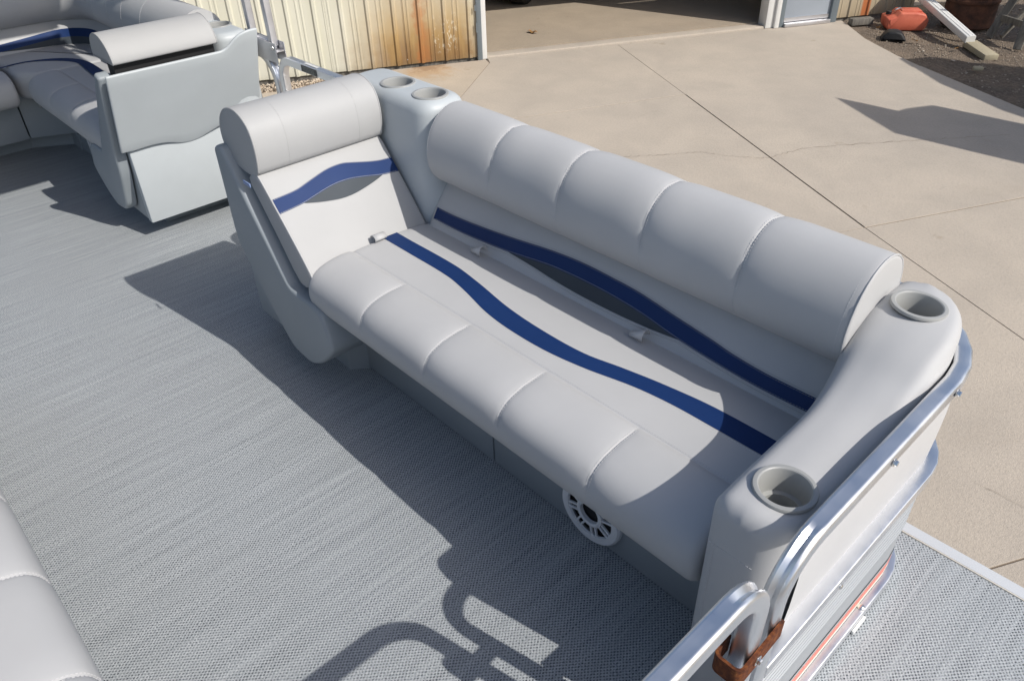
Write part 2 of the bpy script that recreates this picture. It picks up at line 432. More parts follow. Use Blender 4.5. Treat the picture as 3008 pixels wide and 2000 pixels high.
def dens(a, b, seams, step=.02):
    xs = set(); n = max(2, int((b-a)/step))
    for i in range(n+1): xs.add(round(a+(b-a)*i/n, 5))
    for s in seams:
        for d in (.0, .0012, .003, .006, .010, .015, .022, .032):
            for sg in (-1, 1):
                x = s+sg*d
                if a < x < b: xs.add(round(x, 5))
    xs = sorted(xs); out = [xs[0]]
    for x in xs[1:]:
        if x-out[-1] > .0009: out.append(x)
    return out
def normals2(p, closed):
    n = len(p); out = []
    for i in range(n):
        a = p[i-1] if (i > 0 or closed) else p[i]; b = p[(i+1) % n] if (i < n-1 or closed) else p[i]
        d = (b[0]-a[0], b[1]-a[1]); L = hypot(*d) or 1e-9; out.append((d[1]/L, -d[0]/L))
    return out
def quilt(prof, axis, a, b, seams, mask, depth=.007, endr=.02, sign=1, closed=True):
    """sweep a closed 2-D profile along axis with sewn-in seams; mask(j) 0..1 says where along the profile the seam bites."""
    f = AX[axis]; N = len(prof); nr = normals2(prof, True)
    A = sum(prof[i][0]*prof[(i+1) % N][1]-prof[(i+1) % N][0]*prof[i][1] for i in range(N))
    if A < 0: nr = [(-x, -y) for x, y in nr]
    xs = dens(a, b, seams); ex = []
    for k in range(5):
        ex += [a+endr*(1-cos(k/4*pi/2)), b-endr*(1-cos(k/4*pi/2))]
    xs = sorted(set(round(x, 5) for x in xs if a+endr < x < b-endr) | set(round(x, 5) for x in ex))
    P = []
    for x in xs:
        row = []; e = 0.0
        if x < a+endr: q = 1-(x-a)/endr; e = endr*(1-sqrt(max(0, 1-q*q)))
        if x > b-endr: q = 1-(b-x)/endr; e = endr*(1-sqrt(max(0, 1-q*q)))
        dmin = min([abs(x-s) for s in seams] or [9])
        bite = depth*(.55*exp(-dmin/.006)+.45*exp(-(dmin/.035)**2))
        for j in range(N):
            d = -e-bite*mask(j)-(.0007*sin(j*2.3+x*40)+.0005*sin(j*4.1-x*90))*exp(-dmin/.022)*mask(j)+.0011*sin(x*9.0+prof[j][0]*23+1.3)*sin(x*4.3-prof[j][1]*31)*min(1, dmin/.05)*min(1, mask(j)*2)
            row.append(f(prof[j][0]+nr[j][0]*d, prof[j][1]+nr[j][1]*d, x))
        P.append(row)
    V, Fc = grid(P, cv=True, caps=True); return V, fixn(V, Fc)
def stitches(curves, r=.0005, ln=.0042, gap=.0026):
    """tiny dashes along 3-D polylines -> one mesh."""
    parts = []
    for pts in curves:
        pts = [Vector(p) for p in pts]; pos = 0.0; segs = []
        L = [0]
        for a, b in zip(pts, pts[1:]): L.append(L[-1]+(b-a).length)
        def at(s):
            for i in range(len(pts)-1):
                if s <= L[i+1]: return pts[i].lerp(pts[i+1], (s-L[i])/max(1e-9, L[i+1]-L[i]))
            return pts[-1]
        while pos+ln < L[-1]:
            a, b = at(pos), at(pos+ln); pos += ln+gap
            T = (b-a).normalized(); n_ = T.orthogonal().normalized(); b_ = T.cross(n_); V = []
            for q in (a, b):
                for k in range(4): V.append(tuple(q+(n_*cos(k*pi/2)+b_*sin(k*pi/2))*r))
            parts.append((V, [(0, 1, 5, 4), (1, 2, 6, 5), (2, 3, 7, 6), (3, 0, 4, 7)]))
    return join(*parts) if parts else ([], [])

def bolt(name, p, nrm, parent, r=.008, mat='chrome', hexa=False):
    q = Vector(nrm).normalized().to_track_quat('Z', 'Y').to_matrix().to_4x4(); q.translation = p
    if hexa:
        V, Fc = join(lathe([(0.0001, 0), (r*1.6, 0), (r*1.6, .002), (r*.9, .0025)], (0, 0, 0), 16), lathe([(r, .002), (r, .0055), (r*.8, .0068), (.0001, .0068)], (0, 0, 0), 6))
    else: V, Fc = lathe([(r*1.2, 0), (r*1.15, r*.4), (r*.8, r*.75), (r*.3, r*.9), (.0001, r*.9)], (0, 0, 0), 14)
    return mk(name, *xform((V, Fc), q), mat, parent)

# ================================================================== SETTING
GZ = -1.0
JX, JY = -6.675, 4.841
UX, UY = cos(radians(63.212)), sin(radians(63.212)); NX, NY = UY, -UX
def ST(s, t_, z=GZ): return (JX+UX*s+NX*t_, JY+UY*s+NY*t_, z)
# ground sheet (dirt)
def dirt_h(x, y): return .018*sin(x*3.1+y*1.7)+.014*sin(x*7.3-y*5.1)+.008*sin(x*17+y*13)
P = []
for i in range(81):
    row = []
    for j in range(81):
        s = -60+120*i/80; t_ = -60+120*j/80; row.append((s-3, t_+5, GZ-.05))
    P.append(row)
V, Fc = grid(P); tag(mk('ground', V, fixn(V, Fc), 'dirt'), kind='structure')
# dirt bank right of the apron, finer relief
P = []
for i in range(70):
    row = []
    for j in range(80):
        s = 4.05+6.0*i/69; t_ = -1.5+9*j/79; x, y, _ = ST(s, t_)
        row.append((x, y, GZ-.032+.6*dirt_h(x, y)))
    P.append(row)
V, Fc = grid(P); db = tag(mk('dirt_bank', V, [tuple(reversed(f)) for f in Fc], 'dirt'), kind='structure')
if db.data.polygons[0].normal.z < 0: db.data.flip_normals()
# pebbles
parts = []
ico = [(0, 0, 1), (.9, 0, .45), (.28, .85, .45), (-.72, .53, .45), (-.72, -.53, .45), (.28, -.85, .45), (0, 0, -1)]
icf = [(0, 1, 2), (0, 2, 3), (0, 3, 4), (0, 4, 5), (0, 5, 1), (6, 2, 1), (6, 3, 2), (6, 4, 3), (6, 5, 4), (6, 1, 5)]
for k in range(5200):
    s = random.uniform(4.12, 8.5); t_ = random.uniform(-.3, 6.5)
    if s < 4.55-.11*t_+.05 and t_ > .1: continue
    x, y, _ = ST(s, t_); r = random.uniform(.004, .014)*(1.6 if random.random() < .06 else 1); z = GZ-.032+.6*dirt_h(x, y)+r*.2
    a = random.uniform(0, 6.3); parts.append(([(x+r*(v[0]*cos(a)-v[1]*sin(a)), y+r*(v[0]*sin(a)+v[1]*cos(a))*random.uniform(.6, 1), z+r*v[2]*.7) for v in ico], icf))
tag(mk('gravel', *join(*parts), 'pebble', smooth=False), 'loose small stones scattered on the dirt beside the apron', 'gravel', kind='stuff')
parts = []
for k in range(2600):
    s = random.uniform(-4.2, -1.35); t_ = random.uniform(.0, .34); x, y, _ = ST(s, t_); r = random.uniform(.006, .014); a = random.uniform(0, 6.3)
    parts.append(([(x+r*(v[0]*cos(a)-v[1]*sin(a)), y+r*(v[0]*sin(a)+v[1]*cos(a)), GZ-.03+.02*random.random()+r*v[2]*.7) for v in ico], icf))
tag(mk('wall_foot_gravel', *join(*parts), 'pebble_tan', smooth=False), 'tan gravel strip along the foot of the cream siding', 'gravel', kind='stuff')
# concrete apron of separate slabs
ap = tag(thing('concrete_apron', ST(2, 3), None, None), kind='structure')
def jline(t_): return interp([(-.2, 1.575), (1.85, 1.50), (3.5, 1.41), (4.75, 1.385), (7.3, 1.36), (13, 1.3)], t_)
def redge(t_): return interp([(-.2, 4.62), (.2, 4.53), (.8, 4.33), (1.5, 4.22), (2.15, 4.17), (3.3, 4.15), (7.3, 4.15), (13, 4.15)], t_)
g_ = .0042
def slab(pts, mat='concrete', top=GZ, name='slab'):
    poly = [ST(s, t_)[:2] for s, t_ in pts]
    poly = offs(poly, g_)
    V, Fc = prism(poly, 'z', top-.12, top, 0, ra=0, rb=.002, n=2); return mk(name, V, Fc, mat, ap, smooth=False)
lv = (.0, .0025, -.002, .003, .001, -.001, .002)
mk('joint_filler', *prism([ST(a, b)[:2] for a, b in ((-4.95, .4), (-1.5, .36), (-1.35, .06), (.02, .06), (4.45, .03), (4.1, 2.1), (4.1, 12.9), (-4.95, 12.9))], 'z', GZ-.05, GZ-.005), 'crack', ap, smooth=False)
slab([(.0, 0), (1.57, 0), (1.50, 1.86), (-1.05, 1.95), (-.53, 1.07), (-.02, .16)], top=GZ+.001)
slab([(1.57, 0), (4.58, 0), (4.53, .2), (4.33, .8), (4.22, 1.5), (4.19, 1.9), (1.50, 1.86)], top=GZ-.002)
slab([(-.02, .0), (-.02, .16), (-.53, 1.07), (-1.05, 1.95), (-5, 1.95), (-5, .36), (-1.55, .33), (-1.40, .02), (-.1, .02)], 'concrete_stained', top=GZ-.001)
slab([(-5, 1.95), (-1.05, 1.95), (1.50, 1.86), (1.385, 4.75), (-5, 4.75)], top=GZ-.001)
slab([(1.50, 1.86), (4.19, 1.9), (4.15, 3.3), (4.15, 4.70), (1.385, 4.75)], top=GZ+.002)
slab([(-5, 4.75), (1.385, 4.75), (1.36, 7.27), (-5, 7.27)], top=GZ+.001)
slab([(1.385, 4.75), (4.15, 4.70), (4.15, 7.27), (1.36, 7.27)], top=GZ-.001)
slab([(-5, 7.27), (1.36, 7.27), (1.3, 13), (-5, 13)], top=GZ+.001)
slab([(1.36, 7.27), (4.15, 7.27), (4.15, 13), (1.3, 13)], top=GZ)
# old crack across the middle slabs
def crack(pts, wdt, name='crack'):
    row1 = []; row2 = []
    fine = []
    for (a, b) in zip(pts, pts[1:]):
        for k in range(14): fine.append((a[0]+(b[0]-a[0])*k/14, a[1]+(b[1]-a[1])*k/14))
    for i, (s, t_) in enumerate(fine):
        t2 = t_+random.uniform(-.012, .012); s2 = s; w2 = wdt*random.uniform(.25, 1)
        row1.append(ST(s2, t2-w2, GZ+.0055)); row2.append(ST(s2, t2+w2, GZ+.0055))
    V, Fc = grid([row1, row2]); Fc = [tuple(reversed(f)) for f in Fc]
    return mk(name, V, Fc, 'crack', ap, smooth=False)
crack([(-.2, 3.02), (.377, 3.10), (.7, 3.17), (.95, 3.20), (1.158, 3.37), (1.40, 3.50), (1.8, 3.42), (2.3, 3.50), (2.9, 3.62), (3.6, 3.75)], .0022)
crack([(.55, 7.27), (.35, 6.9), (.30, 6.5), (.1, 6.1)], .002)
# garage floor
gf = tag(thing('garage_floor', ST(2, -2), None, None), kind='structure')
poly = [ST(s, t_)[:2] for s, t_ in ((-1.5, -8), (7, -8), (7, -.18), (-1.5, -.18))]
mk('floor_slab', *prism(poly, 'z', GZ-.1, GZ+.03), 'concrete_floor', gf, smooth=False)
poly = [ST(s, t_)[:2] for s, t_ in ((-.0, -.176), (3.62, -.176), (3.62, -.006), (-.0, -.006))]
mk('sill', *prism(poly, 'z', GZ-.1, GZ+.022, 0, ra=0, rb=.012), 'concrete', gf, sharp=20)

# ------------------------------------------------------------------ building
bld = thing('metal_building', ST(0, 0), 'cream ribbed metal building with rust stains behind the boat', 'building')
BM = Matrix(((UX, NX, 0, 0), (UY, NY, 0, 0), (0, 0, 1, 0), (0, 0, 0, 1)))
def bmk(name, vf, mat, parent=bld, **k):
    """mesh whose own axes are (along wall, outwards, up)"""
    V, Fc = vf
    me = bpy.data.meshes.new(name); me.from_pydata(V, [], fixn(V, Fc)); me.update(); me.materials.append(MAT[mat])
    if k.get('smooth'):
        me.polygons.foreach_set('use_smooth', [True]*len(me.polygons)); me.set_sharp_from_angle(angle=radians(k.get('sharp', 35)))
    o = bpy.data.objects.new(name, me); COL.objects.link(o)
    if parent is bld: o.parent = bld; o.matrix_parent_inverse = Matrix.Identity(4); o.matrix_local = BM
    elif parent: o.parent = parent
    return o
bld.location = ST(0, 0)
def ribprof(s0, s1):
    pts = []; p = .27; k = math.floor(s0/p)-1
    while k*p < s1:
        o = k*p
        for d, h in ((.0, .0), (.052, .0), (.066, .019), (.092, .019), (.106, .0), (.168, .0), (.174, .005), (.186, .005), (.192, .0), (.215, 0), (.221, .005), (.233, .005), (.239, 0)):
            s = o+d
            if s0 <= s <= s1: pts.append((s, h))
        k += 1
    return [(s0, 0)]+pts+[(s1, 0)]
def panel(s0, s1, z0=.03, z1=3.2):
    pr = ribprof(s0, s1)
    poly = [(a, b) for a, b in pr]+[(s1, -.012), (s0, -.012)]
    return bmk('siding_panel', prism(poly, 'z', z0, z1), 'siding', smooth=False)
s = -6.5
while s < -.2:
    e = min(s+.80, -.115); panel(s+.001, e-.001, .03+random.uniform(-.006, .006)); s = e if e < -.116 else 1
panel(4.47, 5.02); panel(5.022, 5.62)
# screws along the foot
for k in range(9):
    o = bmk('screw', lathe([(.007, 0), (.006, .003), (.0001, .004)], (0, 0, 0), 8, 'y'), 'aluminium_dull')
    o.matrix_local = BM @ Matrix.Translation((-2.52+k*.27, .001, .08))
# foot flashing / sill plate in the gap
bmk('sill_plate', box(-6.5, -.12, -.10, -.02, -.05, .028), 'old_wood')
bmk('sill_plate', box(4.46, 5.62, -.10, -.02, -.05, .028), 'old_wood')
# garage jambs
bmk('jamb', box(-.112, -.004, -.16, .012, .0, 2.5, .006), 'white_paint', smooth=True)
bmk('jamb', box(-.115, -.06, .012, .030, .0, 2.5, .004), 'grey_trim', smooth=True)
bmk('jamb', box(3.50, 3.60, -.16, .010, .0, 2.5, .006), 'white_paint', smooth=True)
bmk('jamb', box(3.602, 3.665, -.05, .045, .0, 2.5, .006), 'white_paint', smooth=True)
bmk('header', box(-.112, 3.665, -.16, .010, 2.5, 3.2), 'white_paint')
# walk door
dr = bmk('door', box(3.735, 4.372, -.03, .012, .05, 2.1, .003), 'door_steel', smooth=True)
bmk('door_sweep', box(3.74, 4.368, .013, .022, .055, .10), 'aluminium_dull', dr)
bmk('door_frame', box(3.667, 3.733, -.06, .03, 0, 2.2, .004), 'grey_trim', smooth=True)
bmk('door_frame', box(4.374, 4.465, -.06, .05, 0, 2.2, .004), 'grey_trim', smooth=True)
bmk('threshold', box(3.735, 4.372, -.06, .07, .0, .045, .006), 'aluminium_dull', smooth=True)
bmk('header', box(3.667, 4.468, -.10, .03, 2.2, 3.2), 'siding')
# shell of the building (dark inside)
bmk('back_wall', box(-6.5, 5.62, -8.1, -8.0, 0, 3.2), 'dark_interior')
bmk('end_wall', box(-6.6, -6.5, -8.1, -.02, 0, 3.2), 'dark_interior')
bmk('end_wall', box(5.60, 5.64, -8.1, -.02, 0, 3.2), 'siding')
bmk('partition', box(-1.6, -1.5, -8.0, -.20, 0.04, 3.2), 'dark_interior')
bmk('roof', box(-6.8, 5.9, -8.4, .35, 3.2, 3.3), 'galv')
# peeled scrap at the jamb
V = []
bmk('peeled_paint', box(-.122, -.114, .031, .036, .30, .40), 'grey_trim'); bmk('peeled_paint', box(-.13, -.118, .031, .036, .52, .58), 'grey_trim')

# vehicle inside the garage
veh = thing('parked_truck', (-8.2, 7.0, GZ+.03), 'dark vehicle parked inside the garage with black tyres showing', 'vehicle')
def wheel(cx, cy, r, wd, ang):
    V, Fc = lathe([(r*.55, -wd/2), (r*.92, -wd/2), (r, -wd*.38), (r, wd*.38), (r*.92, wd/2), (r*.55, wd/2), (r*.5, wd*.3), (.001, wd*.3)], (0, 0, 0), 32, 'x')
    m = Matrix.Translation((cx, cy, GZ+.03+r)) @ Matrix.Rotation(ang, 4, 'Z')
    o = mk('wheel', *xform((V, Fc), m), 'black', veh)
    V, Fc = lathe([(r*.5, -wd*.25), (r*.5, wd*.32), (r*.3, wd*.22), (.001, wd*.25)], (0, 0, 0), 24, 'x'); mk('rim', *xform((V, Fc), m), 'galv', o)
wheel(-8.22, 6.85, .38, .26, radians(28)); wheel(-7.70, 7.85, .36, .26, radians(28)); wheel(-10.6, 8.1, .38, .26, radians(28)); wheel(-10.2, 9.2, .36, .26, radians(28))
m_ = Matrix.Translation((-9.2, 8.0, GZ+.45)) @ Matrix.Rotation(radians(-27), 4, 'Z')
poly = roundpoly([(-1.9, 0), (1.7, 0), (1.75, .35), (.9, .45), (.4, 1.0), (-1.2, 1.0), (-1.9, .55)], .1)
mk('body', *xform(prism(poly, 'y', -.75, .75, .06), m_), 'dark_interior', veh)
poly = roundpoly([(.3, 1.0), (.82, .48), (.76, .50), (.3, .97)], .01); mk('windscreen', *xform(prism(poly, 'y', -.6, .6, 0), m_), 'grey_trim', veh)
lf = mk('dry_leaf', *xform(grid([[(i*.02-.06, j*.02-.03, .012*sin(i*1.2+j)+.015) for j in range(4)] for i in range(7)]), Matrix.Translation((-6.98, 5.85, GZ+.034))), 'leaf_dry')
tag(lf, 'small dry brown leaf lying on the garage floor', 'leaf')

# ================================================================== BOAT DECK
dk = tag(thing('deck', (-2, -.585, 0), None, None), kind='structure')
mk('woven_flooring', *box(-5.4, 1.0, -1.722, .5515, -.03, 0), 'woven_deck', dk, smooth=False)
mk('edge_trim', *prism(roundpoly([(.553, -.028), (.553, .0035), (.584, .0035), (.588, .000), (.588, -.09), (.582, -.09), (.582, -.028)], .002), 'x', -5.4, 1.0), 'trim_white', dk)
mk('edge_trim', *prism([(-1.724, -.028), (-1.724, .0035), (-1.758, .0035), (-1.758, -.09), (-1.752, -.09), (-1.752, -.028)], 'x', -5.4, 1.0), 'trim_white', dk)
mk('trim_seam', *prism([(.5500, .0002), (.5500, .0030), (.5526, .0030), (.5526, .0002)], 'x', -5.4, 1.0), 'cream_tape', dk)
for y in (-.05, -1.12):
    mk('pontoon', *rod([(1.3, y, -.32), (1.1, y, -.36), (.8, y, -.40), (.4, y, -.42), (-5.3, y, -.42)], [.02, .16, .25, .30, .30], 24), 'aluminium_dull', dk)
for x in (-4.6, -3.0, -1.4, .2): mk('cross_member', *box(x-.03, x+.03, -1.7, .53, -.115, -.031), 'aluminium_dull', dk)
for y in (-.05, -1.12):
    for x in (-4.0, -.8): mk('trailer_bunk', *box(x-.6, x+.6, y-.07, y+.07, GZ, -.70), 'old_wood', dk)

# ================================================================== FENCE RAILS
ZT = .641
def sidepath(xin, yo, z, y0=-.25, xend=-1.66, r=.12):
    return path([(xin, y0, z), (xin, yo, z), (xend, yo, z)], [r])
bow = thing('bow_railing', (-.25, .1, 0), 'silver aluminium bow railing with white and ribbed panels and coral stripe', 'railing')
tb = tube(path([(-.250, -.254, .012), (-.250, -.254, ZT-.016), (-.250, .535, ZT-.016), (-1.66, .535, ZT-.016)], [.088, .235]), .031, .031, (1, 0, 0), .0075, .005)
mk('top_rail', *tb, 'aluminium', bow)
mk('middle_rail', *tube(sidepath(-.2490, .515, .355, -.236, r=.155), .028, .030, (1, 0, 0), .003), 'aluminium', bow)
mk('bottom_rail', *tube(sidepath(-.2480, .515, .020, -.236, r=.155), .030, .028, (1, 0, 0), .003), 'aluminium', bow)
def skin(name, z0, z1, prof, mat, off=0.0, y0=-.232):
    pl = path([(-.264+off, y0, 0), (-.264+off, .500+off, 0), (-1.66, .500+off, 0)], [.14+off])
    P = [[(p.x+nx_*0, p.y, z) if d == 0 else (p.x+d*nx_, p.y+d*ny_, z) for (z, d) in prof] for p, nx_, ny_ in outn(pl)]
    V, Fc = grid(P); return mk(name, V, Fc, mat, bow, sharp=50)
def outn(pl):
    res = []
    for i, p in enumerate(pl):
        a = pl[max(0, i-1)]; b = pl[min(len(pl)-1, i+1)]; T = (b-a).normalized(); res.append((p, T.y, -T.x))
    return res
skin('upper_panel', .37, .61, y0=-.160, prof=[(.366, .002), (.38, .006), (.43, .008), (.5, .009), (.58, .006), (.612, .002)], mat='panel_white')
pr = []; z = .034
while z < .345:
    ph = (z-.034)
    if ph > .12: pr += [(z, 0), (z+.004, .0), (z+.006, .0035), (z+.011, .0035), (z+.013, 0)]; z += .018
    else: pr.append((z, 0)); z += .02
skin('ribbed_panel', 0, 0, pr, 'fence_skin', .013)
for a, b, mt in ((.0345, .0365, 'dark_line'), (.037, .0500, 'cream_tape'), (.0505, .0665, 'coral'), (.067, .0685, 'cream_tape'), (.069, .0790, 'coral'), (.0795, .0890, 'grey_tape'), (.0895, .0945, 'dark_line')):
    skin('stripe', a, b, [(a, .0012), (b, .0012)], mt, .013)
bolt('bolt', (-.2345, .285, ZT-.018), (1, 0, 0), bow, .0048, hexa=True)
bolt('bolt', (-.2345, .045, ZT-.018), (1, 0, 0), bow, .0048, hexa=True)
bolt('bolt', (-.235, .0, .352), (1, 0, 0), bow, .0045)
bolt('bolt', (-.243, .25, .034), (0, 0, 1), bow, .0075)
mk('foot_clip', *box(-.2328, -.227, .20, .255, .001, .012, .002), 'white_paint', bow)
# rusty latch bracket round the gate leg
bk = [(-.2310, -.246, 0), (-.2310, -.353, 0), (-.2735, -.353, 0), (-.2735, -.315, 0)]
pl = path(bk, [.010, .010]); P = []
for p, nx_, ny_ in outn(pl):
    d = .012*max(0, min(1, (-.246-p.y)/.1)); z0_ = .474-d; z1_ = .511-d
    P.append([(p.x-nx_*.0025, p.y-ny_*.0025, z0_), (p.x+nx_*.0025, p.y+ny_*.0025, z0_), (p.x+nx_*.0025, p.y+ny_*.0025, z1_), (p.x-nx_*.0025, p.y-ny_*.0025, z1_)])
V, Fc = grid(P, cv=True, caps=True); mk('latch_bracket', V, fixn(V, Fc), 'rust', bow, sharp=40)['label'] = 'rusty brown U-shaped latch bracket'
bolt('bolt', (-.2283, -.312, .487), (1, 0, 0), bow, .0055, hexa=True)

gate = thing('bow_gate', (-.25, -.59, 0), 'silver aluminium bow gate frame with rounded corner at bottom of view', 'gate')
gx = -.250
mk('frame', *tube(path([(gx, -.60, .655), (gx, -.313, .655), (gx, -.313, .075), (gx, -.857, .075), (gx, -.857, .655), (gx, -.601, .655)], [.075, .05, .05, .075]), .031, .034, (1, 0, 0), .0075, .006), 'aluminium', gate)
mk('middle_rail', *box(gx-.013, gx+.013, -.84, -.331, .31, .336, .002), 'aluminium', gate)
mk('panel', *box(gx-.003, gx+.001, -.842, -.329, .092, .309), 'fence_skin', gate, smooth=False)
mk('hinge', *box(gx-.02, gx+.02, -.905, -.8755, .15, .20, .003), 'aluminium_dull', gate)
mk('gate_stop', *box(gx-.03, gx+.004, -.300, -.2625, .001, .05, .003), 'cream_tape', gate)

# ================================================================== CUP HOLDERS
def cup_cut(c, r=.0455, d=.085): return lathe([(.0001, .03), (r, .03), (r, -d), (.0001, -d)], c, 32)
def cup(c, parent, tilt=(0, 0, 1), R=.0505, mat='cup'):
    ri = R-.0095
    prof = [(R, -.003), (R, .001), (R-.0012, .0028), (R-.004, .0034), (ri+.002, .0034), (ri, .002), (ri-.001, -.001), (ri-.003, -.045), (ri-.010, -.047), (ri-.011, -.060), (ri-.012, -.072), (.001, -.072)]
    q = Vector(tilt).normalized().to_track_quat('Z', 'Y').to_matrix().to_4x4(); q.translation = c
    return mk('cup_holder', *xform(lathe(prof, (0, 0, 0), 48), q), mat, parent)

# ================================================================== LOUNGE COUCH
SEAMS = [-1.467, -1.202, -.944, -.683]
BSEAMS = [-1.418, -1.172, -.915, -.668]
SEATP = [(-.09, .285), (-.135, .297), (-.155, .315), (-.166, .340), (-.1695, .368), (-.166, .395), (-.152, .418), (-.128, .4335), (-.095, .4425), (-.058, .4465), (-.026, .4452), (-.0135, .4405), (-.0095, .4378), (-.004, .4398), (.012, .4408), (.06, .4415), (.13, .441), (.20, .438), (.245, .433), (.275, .424), (.29, .40), (.29, .30)]
BOLP = [(.335, .548), (.305, .560), (.270, .585), (.250, .617), (.2435, .652), (.248, .692), (.264, .733), (.292, .765), (.328, .784), (.365, .786), (.402, .774), (.432, .748), (.448, .705), (.452, .62), (.448, .548)]
BACKP = [(.236, .375), (.238, .405), (.249, .430), (.267, .460), (.287, .492), (.306, .522), (.322, .545), (.338, .562), (.362, .57), (.40, .565), (.42, .50), (.37, .40), (.33, .36), (.26, .355)]
def on_poly(prof, j0, j1, n=40):
    pts = prof[j0:j1+1]; L = [0]
    for a, b in zip(pts, pts[1:]): L.append(L[-1]+hypot(b[0]-a[0], b[1]-a[1]))
    out = []
    for k in range(n+1):
        s = L[-1]*k/n
        for i in range(len(pts)-1):
            if s <= L[i+1]+1e-12:
                q = (s-L[i])/max(1e-9, L[i+1]-L[i]); out.append((pts[i][0]+(pts[i+1][0]-pts[i][0])*q, pts[i][1]+(pts[i+1][1]-pts[i][1])*q)); break
    return out
def seat_z(y): 
    pr = SEATP_S
    best = None
    for a, b in zip(pr, pr[1:]):
        if a[0] <= y <= b[0] and a[1] > .40: return a[1]+(b[1]-a[1])*(y-a[0])/max(1e-9, b[0]-a[0])
    return .44
def back_y(z):
    for a, b in zip(BACKP_S, BACKP_S[1:]):
        if a[1] <= z <= b[1] and a[0] < .36: return a[0]+(b[0]-a[0])*(z-a[1])/max(1e-9, b[1]-a[1])
    return .26
SEATP_S = smoothpoly(SEATP, 1); BOLP_S = smoothpoly(BOLP, 1); BACKP_S = smoothpoly(BACKP, 1)
def ribbon(name, xs, lo, hi, surf, mat, parent, n=6, eps=.0008):
    """inlaid strip: for each x from lo(x) to hi(x) on a surface function."""
    P = []
    for x in xs:
        a, b = lo(x), hi(x)
        if b-a < .0004: b = a+.0004
        P.append([surf(x, a+(b-a)*k/n, eps) for k in range(n+1)])
    V, Fc = grid(P); return mk(name, V, Fc, mat, parent, sharp=80)
S_UP = [(-1.72, .143), (-1.657, .142), (-1.444, .141), (-1.330, .126), (-1.191, .101), (-1.057, .091), (-.928, .094), (-.830, .115), (-.735, .133), (-.612, .148), (-.42, .150)]
S_LO = [(-1.72, .094), (-1.592, .093), (-1.416, .090), (-1.327, .075), (-1.213, .048), (-1.116, .038), (-.999, .039), (-.891, .054), (-.773, .081), (-.679, .092), (-.577, .094), (-.42, .094)]
B_UP = [(-1.712, .482), (-1.611, .482), (-1.487, .488), (-1.365, .497), (-1.232, .509), (-1.125, .514), (-.995, .512), (-.933, .509), (-.823, .498), (-.717, .488), (-.666, .482), (-.576, .477), (-.42, .478)]
B_LO = [(-1.712, .452), (-1.557, .452), (-1.380, .461), (-1.315, .467), (-1.204, .477), (-1.037, .479), (-.909, .472), (-.794, .459), (-.602, .448), (-.42, .449)]
LEAF = [(-1.363, .461), (-1.271, .457), (-1.179, .451), (-1.082, .448), (-.956, .449), (-.869, .453), (-.794, .459)]

def lin(a, b, n): return [a+(b-a)*k/n for k in range(n+1)]

